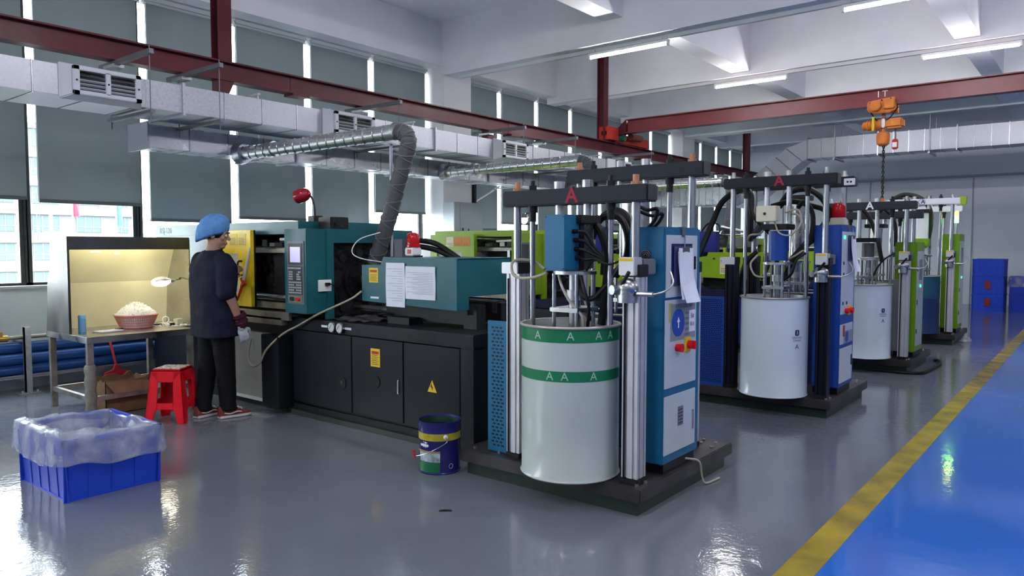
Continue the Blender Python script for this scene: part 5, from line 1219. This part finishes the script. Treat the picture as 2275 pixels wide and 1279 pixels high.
# clipboards hanging on the cabinets
def hung_clip(x, y, zt, zb, w_, label, curl):
    t = thing('clipboard', label, 'clipboard', (x, y, zb), group='clipboards hanging on pump cabinets')
    b = MB(); b.box(x - w_ / 2 - .02, x + w_ / 2 + .015, y + .006, y + .012, zb + .10, zt); part('board', b, M('violet_board', (.05, .055, .16), .4), t)
    b = MB(); b.box(x - .05, x + .05, y - .01, y + .006, zt - .045, zt - .005); part('clip', b, CHROME, t, bevel=.004)
    b = MB(); b.tube([(x, y, zt - .01), (x + .004, y + .002, zt + .05), (x, y + .006, zt + .065)], .004, 6, 4); part('hook', b, CHROME, t)
    for k in range(2):
        b = MB()
        def fn(u, v):
            q = 1 - v
            return (x - w_ / 2 + w_ * u + .02 * q * q * (1 if k == 0 else -.3) + curl * q ** 2 * .6, y - .003 - .006 * k - .045 * q * q * (1 - k * .5) - .012 * math.sin(PI * u) * q, zb + (zt - .03 - zb) * v + .02 * k)
        b.grid(fn, 8, 14); part('paper', b, PAPER, t, fix=False)
hung_clip(4.05, 1.945, 1.50, 1.17, .19, 'clipboard with curling white papers hanging on the front blue cabinet', .02)
hung_clip(7.21, 1.81, 1.60, 1.27, .15, 'clipboard with a long white sheet hanging on the royal blue cabinet', .05)

# drums
def drum(x, y, z, body_m, label, deco, ang=None, r=.29, h=.88):
    t = thing('steel_drum', label, 'drum', (x, y, z), group='drums standing on the pump stations')
    b = MB(); b.lathe([(0, .004), (r + .004, .0), (r + .008, .006), (r, .018), (r, .30), (r, .6), (r, h - .03), (r, h), (r - .006, h), (r - .008, h - .02), (r - .008, .02), (0, .02)], x, y, z, 56); bd = part('body', b, body_m, t)
    b = MB(); b.tube([(x + (r + .002) * math.cos(a), y + (r + .002) * math.sin(a), z + h - .003) for a in [2 * PI * i / 56 for i in range(57)]], .009, 8, 1, cap=False); part('rim', b, M('drum_rim', (.40, .38, .36), .4, .5), t)
    fa = math.atan2(-y, -x)
    def cyl_fn(a0, zc, rr): return lambda u, v: (x + rr * math.cos(a0 + u / rr), y + rr * math.sin(a0 + u / rr), z + zc + v)
    if deco == 'green':
        for z0, z1, angs in ((h - .085, h - .012, (-.62, .0, .52, .80)), (h - .305, h - .245, (-.37, -.1, .42))):
            b = MB(); n = 56; rr = r + .0012
            b.add([(x + rr * math.cos(2 * PI * i / n), y + rr * math.sin(2 * PI * i / n), z + q) for q in (z0, z1) for i in range(n)], [(i, (i + 1) % n, n + (i + 1) % n, n + i) for i in range(n)])
            bn = part('green_tape', b, M('green_tape', (.012, .17, .075), .35), bd)
            for a_ in angs: part('tape_letter', text_mb('A', .066, cyl_fn(fa + a_ * 1.1, (z0 + z1) / 2, r + .0025)), M('pale_green_ink', (.35, .55, .45), .5), bd)
    elif deco == 'logo':
        a0 = fa + .72
        part('maker_lettering', text_mb('GENVAN', .026, cyl_fn(a0, .535, r + .0015)), M('navy_ink', (.02, .03, .09), .5), bd)
        part('maker_lettering', text_mb('正安有机硅', .018, cyl_fn(a0, .51, r + .0015)), M('navy_ink', (.02, .03, .09), .5), bd)
        part('grade_letter', text_mb('A', .06, cyl_fn(a0, .455, r + .0015)), INK, bd)
        fn = cyl_fn(a0, .578, r + .0012); b = MB(); n = 20
        pts = [(.023 * abs(math.cos(q)) ** .5 * math.copysign(1, math.cos(q)), .026 * abs(math.sin(q)) ** .5 * math.copysign(1, math.sin(q))) for q in [2 * PI * i / n for i in range(n)]]
        b.add([fn(p, q) for p, q in pts], [tuple(range(n))]); part('emblem', b, M('navy_ink', (.02, .03, .09), .5), bd)
        part('emblem_letter', text_mb('S', .04, cyl_fn(a0, .578, r + .002)), PAPER, bd)
    elif deco == 'blue':
        for zz in (.82, .58):
            for a_ in (-.25, .15): part('tape_letter', text_mb('A', .06, cyl_fn(fa + a_, zz, r + .0025)), M('olive_ink', (.30, .36, .14), .5), bd)
        b = MB(); n = 56; rr = r + .0012
        b.add([(x + rr * math.cos(2 * PI * i / n), y + rr * math.sin(2 * PI * i / n), z + q) for q in (.54, h - .012) for i in range(n)], [(i, (i + 1) % n, n + (i + 1) % n, n + i) for i in range(n)])
        part('teal_band', b, M('teal_band', (.012, .07, .11), .4), bd)
    if deco == 'logo' or deco == 'blue': pass
    return t
DW = M('drum_grey_white', (.46, .52, .50), .22, var=.03, vscale=2, coat=.3)
DW2 = M('drum_blue_white', (.62, .71, .79), .24, var=.03, vscale=2, coat=.3)
DBL = M('drum_dark_blue', (.012, .03, .10), .3)
drum(3.63, 2.47, .167, DW, 'pale grey drum with two green tape bands marked A in front', 'green')
drum(4.53, 2.58, .167, DBL, 'dark blue drum behind the banded pale drum', None)
drum(6.72, 2.34, .167, DW2, 'white drum with navy maker logo on the second pump station', 'logo')
drum(7.63, 2.45, .167, DBL, 'dark blue drum behind the white drum of the second station', None)
drum(9.68, 2.27, .167, DW2, 'white drum with navy logo on the green third pump station', 'logo')
drum(10.58, 2.38, .167, DBL, 'dark blue drum behind the white drum of the third station', None)
drum(12.93, 2.27, .167, DBL, 'dark blue drum with olive letters on the farthest pump station', 'blue')
# cable lying by the third base and cord by the first
b = MB(); b.tube([(9.62, 2.2, .02), (9.64, 1.72, .02), (9.9, 1.62, .02), (10.6, 1.60, .02), (10.9, 1.66, .02), (10.92, 1.72, .02)], .018, 8, 6); single('floor_hose', b, RUBBER, 'thick black hose lying on the floor around the third station base', 'hose')
b = MB(); b.tube([(4.15, 2.0, .20), (4.2, 1.98, .19), (4.28, 1.94, .16), (4.32, 1.938, .06), (4.34, 1.92, .012), (4.5, 1.9, .010)], .007, 6, 6); single('power_cord', b, CABLE, 'beige cord running over the base edge of the front pump station', 'cord')
# paint bucket
bx, by = 3.53, 3.46
t = thing('paint_bucket', 'open blue and yellow paint bucket with wire handle on the floor', 'bucket', (bx, by, 0))
r = .142; h = .345
UB = M('bucket_blue', (.018, .018, .15), .25, coat=.3)
b = MB(); b.lathe([(0, .004), (r - .004, 0), (r - .002, .008), (r - .006, .012), (r - .004, .27), (r, .275), (r - .002, .305), (r, .31), (r - .002, h - .006), (r + .002, h), (r - .004, h), (r - .008, h - .02), (r - .012, .02), (0, .02)], bx, by, 0, 40); part('body', b, [UB], t)
def band(z0, z1, m, nm, a0=0, a1=2 * PI, rr=None):
    b = MB(); n = 40; rr = rr or r
    b.add([(bx + rr * math.cos(a0 + (a1 - a0) * i / n), by + rr * math.sin(a0 + (a1 - a0) * i / n), q) for q in (z0, z1) for i in range(n + 1)], [(i, i + 1, n + 2 + i, n + 1 + i) for i in range(n)]); part(nm, b, m, t)
fa = math.atan2(-by, -bx)
band(.225, .272, M('bucket_yellow', (.40, .34, .03), .35, var=.2, vscale=20), 'yellow_band', rr=r - .0015)
band(.015, .085, M('bucket_green', (.015, .14, .06), .35), 'green_print', fa - 1.35, fa + .02, r - .003)
band(.085, .145, M('bucket_scene', (.35, .42, .46), .4, var=.6, vscale=25), 'landscape_print', fa - 1.2, fa + .02, r - .003)
band(.145, .158, M('bucket_gold', (.34, .24, .06), .35), 'gold_strip', fa - 1.35, fa + .02, r - .003)
band(.185, .20, WHITEP, 'white_mark', fa - 1.1, fa - .55, r - .0025)
part('lettering', text_mb('漆', .045, lambda u, v: (bx + (r - .001) * math.cos(fa - .75 + u / r), by + (r - .001) * math.sin(fa - .75 + u / r), .195 + v)), WHITEP, t)
b = MB(); ca = fa + .55; b.tube([(bx + (r - .001) * math.cos(ca + .1 * math.cos(q)), by + (r - .001) * math.sin(ca + .1 * math.cos(q)), .055 + .016 * math.sin(q)) for q in [2 * PI * i / 20 for i in range(21)]], .0014, 4, 1, cap=False); part('seal_print', b, PAPER, t)
band(h - .055, h - .012, M('inside_green', (.02, .06, .035), .3, var=.4, vscale=20), 'inside_coating', 0, 2 * PI, r - .0125)
b = MB(); ea = fa + .28; e = Vector((bx + r * math.cos(ea), by + r * math.sin(ea), .25)); nrm = Vector((math.cos(ea), math.sin(ea), 0)); b.cyl(e, e + nrm * .008, .016, .010, n=14); part('handle_lug', b, WHITEP, t)
g = Vector((bx + (r + .03) * math.cos(fa - 1.35), by + (r + .03) * math.sin(fa - 1.35), .115)); mid = Vector((bx + (r + .035) * math.cos(fa - .35), by + (r + .035) * math.sin(fa - .35), .165))
b = MB(); b.tube([e + nrm * .008, e + nrm * .02 - Vector((0, 0, .03)), mid, Vector((bx + (r + .03) * math.cos(fa - 1.0), by + (r + .03) * math.sin(fa - 1.0), .122)), g], .0028, 6, 6); part('wire_handle', b, CHROME, t)
b = MB(); b.cyl(g + Vector((0, 0, -.02)), g + Vector((.0, .01, .03)), .011, n=10); part('red_grip', b, M('grip_red', (.45, .03, .05), .5), t)
# ---------------------------------------------------------------- the man at the machine
SKIN = M('skin', (.36, .21, .145), .5, var=.06, vscale=20)
SHIRT = M('navy_tshirt', (.0055, .0075, .020), .8, var=.2, vscale=12, bump=.25, bscale=14)
TROUS = M('black_trousers', (.0028, .0032, .0048), .8, bump=.25, bscale=16)
CAPM = M('blue_bouffant_cap', (.10, .26, .56), .7, var=.12, vscale=25, bump=.4, bscale=45)
HAIR = M('black_hair', (.008, .007, .007), .5)
GLOVE = M('white_glove', (.62, .64, .72), .7, bump=.2, bscale=60)
CUFF = M('maroon_knit', (.055, .012, .022), .85, var=.5, vscale=35, bump=.5, bscale=80)
SHOE1 = M('shoe_maroon', (.17, .035, .035), .6, var=.2, vscale=20); SHOE2 = M('shoe_white', (.62, .60, .58), .5)
tex = bpy.data.textures.new('cloth_folds', 'CLOUDS'); tex.noise_scale = .16; tex.noise_depth = 2
def organic(o, voxel, smooth_it=6, disp=0):
    m = o.modifiers.new('remesh', 'REMESH'); m.mode = 'VOXEL'; m.voxel_size = voxel; m.use_smooth_shade = True
    m = o.modifiers.new('smooth', 'SMOOTH'); m.iterations = smooth_it; m.factor = .5
    if disp:
        m = o.modifiers.new('folds', 'DISPLACE'); m.texture = tex; m.strength = disp; m.mid_level = .5; m.texture_coords = 'LOCAL'
    return o
def limb(b, pts, radii, n=12):
    P = [Vector(p) for p in pts]
    for i in range(len(P) - 1): b.cyl(P[i], P[i + 1], radii[i], radii[i + 1], n)
    for p, r in zip(P, radii): b.sphere(p, r, n, 8)
def ell_loft(b, secs, n=24):
    b.loft([[Vector((cx + rx * math.copysign(abs(math.cos(q)) ** .85, math.cos(q)), cy + ry * math.copysign(abs(math.sin(q)) ** .85, math.sin(q)), z)) for q in [2 * PI * i / n for i in range(n)]] for cx, cy, z, rx, ry in secs])
man = thing('person', 'man in navy T-shirt and blue cap opening the yellow machine door', 'person', (0, 0, 0), (3.40, 6.07, 0), rotz=math.radians(4 - 90))
HR_ = Matrix.Rotation(math.radians(-44), 3, 'Z') @ Matrix.Rotation(math.radians(-10), 3, 'X')
HC = Vector((.0, .035, 1.60))
def hp(x, y, z): return HC + HR_ @ Vector((x, y, z)) * 1.05
b = MB()
limb(b, [(0, 0, .95), (0, -.01, 1.15), (0, -.01, 1.32)], [.12, .11, .12])
limb(b, [(-.15, -.01, 1.36), (0, -.01, 1.37), (.15, -.01, 1.36)], [.05, .06, .05])
limb(b, [(0, -.01, 1.42), (.0, .005, 1.49), (.0, .02, 1.55)], [.062, .055, .056])
# head: skull, jaw, nose, brow, lips, ears
def blob(c, r):
    m = MB(); m.sphere((0, 0, 0), r, 18, 12); b.add([hp(*c) + HR_ @ Vector(v) for v in m.v], m.f)
blob((0, -.01, .035), (.074, .095, .085)); blob((0, .03, -.045), (.056, .062, .062)); blob((0, .055, -.085), (.034, .034, .028)); blob((0, .06, .02), (.052, .034, .045))
m = MB(); m.cyl((0, .088, .018), (0, .108, -.022), .009, .014, 10); m.sphere((0, .106, -.022), (.016, .013, .011), 10, 7); b.add([hp(*v) for v in m.v], m.f)
blob((0, .082, .028), (.045, .016, .011)); blob((0, .090, -.052), (.024, .010, .007)); blob((0, .087, -.064), (.022, .011, .008))
for s in (-1, 1):
    blob((s * .074, -.012, -.005), (.010, .022, .033)); blob((s * .045, .06, -.018), (.018, .02, .02))
# arms
elR, wrR = Vector((.255, -.03, 1.09)), Vector((.250, .07, .86))
limb(b, [(.17, -.01, 1.37), elR, (.255, .02, 1.0), wrR], [.05, .042, .040, .028])
elL, wrL = Vector((-.285, .12, 1.12)), Vector((-.262, .325, 1.235))
limb(b, [(-.17, -.01, 1.37), elL, (-.275, .22, 1.175), wrL], [.05, .042, .038, .027])
# left hand: palm, four fingers curled round the handle, thumb
def hand(b, w_, d, up, side, curl, s=1.0, spread=.0):
    d = d.normalized(); side = (side - d * side.dot(d)).normalized(); nrm = d.cross(side)
    pal = w_ + d * .045 * s
    m = MB(); m.sphere((0, 0, 0), (.040 * s, .050 * s, .017 * s), 14, 9)
    R = Matrix((side, d, nrm)).transposed(); b.add([pal + R @ Vector(v) for v in m.v], m.f)
    for k, (off, L) in enumerate(((-.030, .070), (-.010, .078), (.010, .074), (.029, .058))):
        p = w_ + d * .080 * s + side * off * s; pts = [w_ + d * .045 * s + side * off * .8 * s, p]; ang = 0
        for seg, f_ in ((.45, .5), (.32, 1.0), (.23, 1.2)):
            ang += curl * f_; q = pts[-1] + (d * math.cos(ang) + nrm * math.sin(ang)) * L * seg * s; pts.append(q)
        limb(b, pts, [.0095 * s, .0095 * s, .009 * s, .0085 * s, .0078 * s], 8)
    t0 = w_ + d * .025 * s - side * .028 * s; t1 = t0 + (d * .55 - side * .75 + nrm * .35).normalized() * .036 * s; t2 = t1 + (d * .85 - side * .15 + nrm * .5).normalized() * .03 * s; t3 = t2 + (d * .9 + side * .1 + nrm * .45).normalized() * .022 * s
    limb(b, [t0, t1, t2, t3], [.014 * s, .0115 * s, .010 * s, .0085 * s], 8)
hand(b, wrL, Vector((-.02, .85, .45)), None, Vector((-.2, -.4, .85)), .55)
limb(b, [wrR, wrR + Vector((-.004, .03, -.06))], [.026, .03])
# legs, hidden by the trousers
for s, fy in ((-1, -.05), (1, .06)): limb(b, [(s * .085, 0, .90), (s * .095, .01 + fy * .4, .48), (s * .10, fy - .01, .10)], [.075, .055, .04])
organic(part('body', b, SKIN, man, smooth=180), .0055, 3)
# eyes and brows
for s in (-1, 1):
    b = MB(); b.sphere(hp(s * .030, .083, .008), .011, 12, 8); part('eye', b, M('eye_white', (.6, .58, .55), .3), man)
    b = MB(); b.sphere(hp(s * .030, .0905, .008), .0055, 10, 6); part('pupil', b, INK, man)
    b = MB(); b.tube([hp(s * .014, .098, .030), hp(s * .030, .096, .035), hp(s * .048, .082, .029)], .0042, 6, 4); part('eyebrow', b, HAIR, man)
b = MB(); m = MB(); m.sphere((0, -.018, .03), (.0785, .097, .088), 18, 12); b.add([hp(*v) for v in m.v if True], m.f); part('hair', b, HAIR, man)
# trim: nape hair shows below the cap, the cap itself is a gathered puff
b = MB(); n = 64; rings = []
for q, (r, z) in enumerate(((.97, .004), (1.03, -.004), (1.10, .016), (1.15, .048), (1.12, .084), (.97, .118), (.68, .143), (.33, .156), (.01, .158))):
    ring = []
    for i in range(n):
        a = 2 * PI * i / n; f_ = 1 + (.05 if q in (1, 2) else .022) * math.sin(a * 21 + q) + .02 * math.sin(3 * a + 1)
        x, y = .084 * r * math.cos(a) * f_, (.100 if math.sin(a) > 0 else .118) * r * math.sin(a) * f_ - .022
        ring.append(hp(x, y, -.006 + z * 1.14 + .050 * (y / .1) * (1 - .75 * max(0, z) / .158) + .004 * math.sin(5 * a + q)))
    rings.append(ring)
b.loft(rings, cap=False); part('bouffant_cap', b, CAPM, man, smooth=180)
# T-shirt
b = MB()
ell_loft(b, [(0, .0, .72, .240, .165), (0, 0, .80, .240, .165), (0, 0, .95, .232, .158), (0, -.01, 1.10, .230, .155), (0, -.015, 1.22, .232, .152), (0, -.015, 1.32, .225, .140), (0, -.012, 1.385, .195, .118), (0, -.008, 1.43, .140, .095), (0, -.004, 1.465, .088, .082)])
limb(b, [(.16, -.01, 1.37), (.215, -.015, 1.30), elR + Vector((-.012, -.005, .02))], [.082, .092, .080], 16)
limb(b, [(-.16, -.01, 1.37), (-.225, .015, 1.29), elL + Vector((.012, -.02, .01))], [.082, .092, .080], 16)
organic(part('t_shirt', b, SHIRT, man, smooth=180), .009, 6, .028)
b = MB(); b.tube([(.080 * math.cos(q), -.004 + .074 * math.sin(q), 1.462 + .012 * math.sin(q)) for q in [2 * PI * i / 30 for i in range(31)]], .009, 8, 1, cap=False); part('collar', b, SHIRT, man)
# trousers
b = MB()
ell_loft(b, [(0, 0, .72, .175, .125), (0, 0, .85, .175, .125), (0, 0, .98, .16, .11)])
for s, fy in ((-1, -.05), (1, .06)):
    limb(b, [(s * .085, 0, .80), (s * .095, .01 + fy * .4, .48), (s * .10, fy - .01, .12)], [.098, .082, .070], 16)
    b.cyl((s * .10, fy - .01, .12), (s * .10, fy - .012, .065), .070, .075, 16)
organic(part('trousers', b, TROUS, man, smooth=180), .009, 5, .025)
# knit cuff and glove on the right hand
hd = Vector((-.01, .045, -.11))
b = MB()
for k in range(7):
    c = wrR + Vector((0, .0, .055)) + hd.normalized() * (.018 * k) ; ang = .25 * math.sin(k * 2.1)
    ax = (hd.normalized() + Vector((ang * .3, .1 * math.cos(k * 1.7), 0))).normalized(); a = ax.orthogonal().normalized(); d = ax.cross(a); R0 = .043 + .005 * math.sin(k * 1.9)
    b.tube([c + (a * math.cos(q) + d * math.sin(q)) * R0 for q in [2 * PI * i / 20 for i in range(21)]], .0125, 8, 1, cap=False)
part('knit_cuff', b, CUFF, man)
b = MB(); wg = wrR + hd.normalized() * .07
limb(b, [wrR + hd.normalized() * .03, wg], [.032, .030]); hand(b, wg - hd.normalized() * .01, hd, None, Vector((-.3, -1, 0)), .42, 1.12)
organic(part('glove', b, GLOVE, man, smooth=180), .005, 3)
# trainers
def shoe(cx, cy, yaw):
    R = Matrix.Rotation(yaw, 3, 'Z'); O = Vector((cx, cy, 0))
    def T(p): return O + R @ Vector(p)
    secs = [(-.085, .030, .09, .0), (-.075, .036, .105, 0), (-.04, .040, .10, 0), (.0, .041, .105, 0), (.05, .043, .085, 0), (.10, .047, .065, 0), (.15, .046, .052, 0), (.185, .034, .043, 0), (.20, .018, .034, 0)]
    b = MB(); rings = []
    for y, w_, h_, _ in secs:
        rings.append([T((w_ * math.cos(q), y, .018 + max(0, math.sin(q)) ** .75 * (h_ - .018))) for q in [PI * i / 12 for i in range(13)]] + [T((w_ * math.cos(q) * .9, y, .018)) for q in (PI, PI * .5, 0)])
    b.loft(rings); o = part('trainer', b, SHOE1, man)
    b = MB(); out = []
    for y, w_, h_, _ in secs: out.append((w_ + .006, y))
    poly = [T((-w_, y, .002)) for w_, y in out] + [T((w_, y, .002)) for w_, y in out[::-1]]
    b.prism(poly, (0, 0, .022)); part('sole', b, SHOE2, o, bevel=.004)
    b = MB(); b.prism([T((-.02, .03, .100)), T((.02, .03, .100)), T((.022, .12, .066)), T((-.022, .12, .066))], (0, 0, .008)); part('tongue', b, SHOE2, o, bevel=.003)
    for s in (-1, 1):
        b = MB(); b.tube([T((s * .044, -.05, .05)), T((s * .046, .0, .04)), T((s * .049, .06, .052)), T((s * .047, .10, .045))], .006, 6, 5); part('side_stripe', b, SHOE2, o)
    for k in range(4):
        y = .04 + k * .022; b = MB(); b.tube([T((-.032, y, .095 - k * .011)), T((0, y + .005, .112 - k * .010)), T((.032, y, .095 - k * .011))], .0032, 5, 4); part('lace', b, SHOE2, o)
shoe(-.10, -.06, .1); shoe(.10, .05, -.22)
# cutter hanging on the yellow door
t = thing('scraper', 'red handled metal scraper hanging on the yellow machine door', 'tool', (3.83, 6.2, 1.02))
a, c, d = Vector((3.835, 6.19, 1.49)), Vector((3.83, 6.31, 1.17)), Vector((3.83, 6.42, .99))
b = MB(); b.cyl(a, c, .008, .014, n=10); part('blade', b, WPAINT, t)
b = MB(); b.cyl(c, d, .018, .011, n=10); part('handle', b, M('tool_red', (.55, .05, .02), .4), t)
b = MB(); b.cyl(c + Vector((0, .02, .03)), c - Vector((0, .02, .03)), .022, n=10); part('grip_collar', b, M('tool_red', (.55, .05, .02), .4), t)
b = MB(); b.cyl(d, d + (d - c) * .15, .006, n=8); part('tip', b, BLACK, t)
# ---------------------------------------------------------------- far end of the hall
names = ('lowest', 'middle', 'topmost')
for k in range(3):
    crate('plastic_crate', 'blue crate against the far wall, %s of the tall stack' % names[k], 20.0, 20.75, 1.80, 2.42, k * .405, .40, group='blue crates at the far end')
for k in range(2):
    crate('plastic_crate', 'blue crate at the right photo edge, %s of the low stack' % ('lower', 'upper')[k], 20.3, 21.0, 1.05, 1.72, k * .405, .40, group='blue crates at the far end')
o = single('bin_liner', liner(20.3, 21.0, 1.05, 1.72, .405, .40, .22, 9, .05), FILM, 'clear plastic bag over the upper crate at the right photo edge', 'bag', smooth=180, fix=False)
for k, (y, z) in enumerate(((2.11, .62), (2.11, .22))):
    b = MB(); b.box(19.985, 19.99, y - .06, y + .06, z - .09, z + .09); single('paper_tag', b, M('dull_red_tag', (.22, .02, .03), .5), 'dull red tag on the %s crate of the far stack' % ('middle', 'lowest')[k], 'tag', group='tags on the far crates')
b = MB(); rr = random.Random(6)
b.grid(lambda u, v: (13.4 + .35 * u + .02 * math.sin(9 * v), 1.62 + .16 * v, .012 + .07 * math.sin(PI * u) * math.sin(PI * v) * (1 + .5 * math.sin(14 * u + 7 * v))), 14, 12); single('plastic_bag', b, FILM, 'small crumpled clear bag on the floor by the far station', 'bag', smooth=180, fix=False)

b = MB(); b.prism([(2.95, 2.90, 0), (3.0, 2.845, 0), (3.01, 2.86, 0), (2.985, 2.90, 0), (2.965, 2.91, 0)], (0, 0, .004)); single('paper_scrap', b, BLACK, 'small dark scrap lying on the grey floor in the foreground', 'scrap')
# ---------------------------------------------------------------- outside
b = MB(); b.box(-60, 160, 11, 160, -9, -8.6); struct('ground', b, M('outside_concrete', (.10, .10, .10), .9))
FW = M('facade_paint', (.125, .135, .135), .8, var=.05, vscale=.2); FG = M('facade_glass', (.05, .085, .10), .3); FWH = M('facade_band', (.16, .17, .17), .8)
t = thing('apartment_building', 'pale apartment block with rows of blue windows seen through the left window', 'building', (28, 88, -8.6))
b = MB(); b.box(8, 38.4, 85, 95, -8.6, 14); part('wall', b, FW, t)
for r_ in range(-2, 4):
    zb = 3.0 + 2.87 * r_
    b = MB(); b.box(8, 38.5, 84.6, 85, zb + 1.75, zb + 2.15); part('ledge', b, FWH, t)
    for k in range(-4, 3):
        x = 28.28 + 4.09 * k
        if x + 2.45 > 38.4: w_ = 1.2
        else: w_ = 2.45
        b = MB(); b.box(x, x + w_, 84.9, 85.02, zb, zb + 1.6); wd = part('window', b, FG, t)
        b = MB()
        for q in range(4):
            xx = x + w_ * q / 3; b.box(xx - .04, xx + .04, 84.85, 84.9, zb, zb + 1.6)
        b.box(x, x + w_, 84.85, 84.9, zb + .5, zb + .58); part('window_bars', b, FWH, wd)
for x, z0, z1, c_, nm in ((9.55, 2.55, 3.25, (.35, .17, .03), 'orange'), (11.36, 2.62, 3.2, (.34, .03, .05), 'red'), (12.92, 2.3, 3.2, (.05, .12, .26), 'blue')):
    t = thing('flag', nm + ' flag on a thin pole outside the left window', 'flag', (x, 30, -8.6), group='flags outside the window')
    b = MB(); b.cyl((x - .06, 30, -8.6), (x - .06, 30, z1 + .1), .03, n=8); part('pole', b, FWH, t)
    b = MB(); b.grid(lambda u, v: (x - .03 + .22 * u, 30 + .06 * math.sin(6 * u + 3 * v), z0 + (z1 - z0) * v), 6, 6); part('cloth', b, M('flag_' + nm, c_, .8), t)
t = thing('utility_pole', 'white utility pole with cross arms outside the left window', 'pole', (10.57, 30, -8.6))
b = MB(); b.cyl((10.57, 30, -8.6), (10.57, 30, 2.75), .09, .06, n=10); part('pole', b, FWH, t)
for z in (2.7, 2.0):
    b = MB(); b.box(10.3, 10.84, 29.96, 30.04, z, z + .05); part('cross_arm', b, FWH, t)
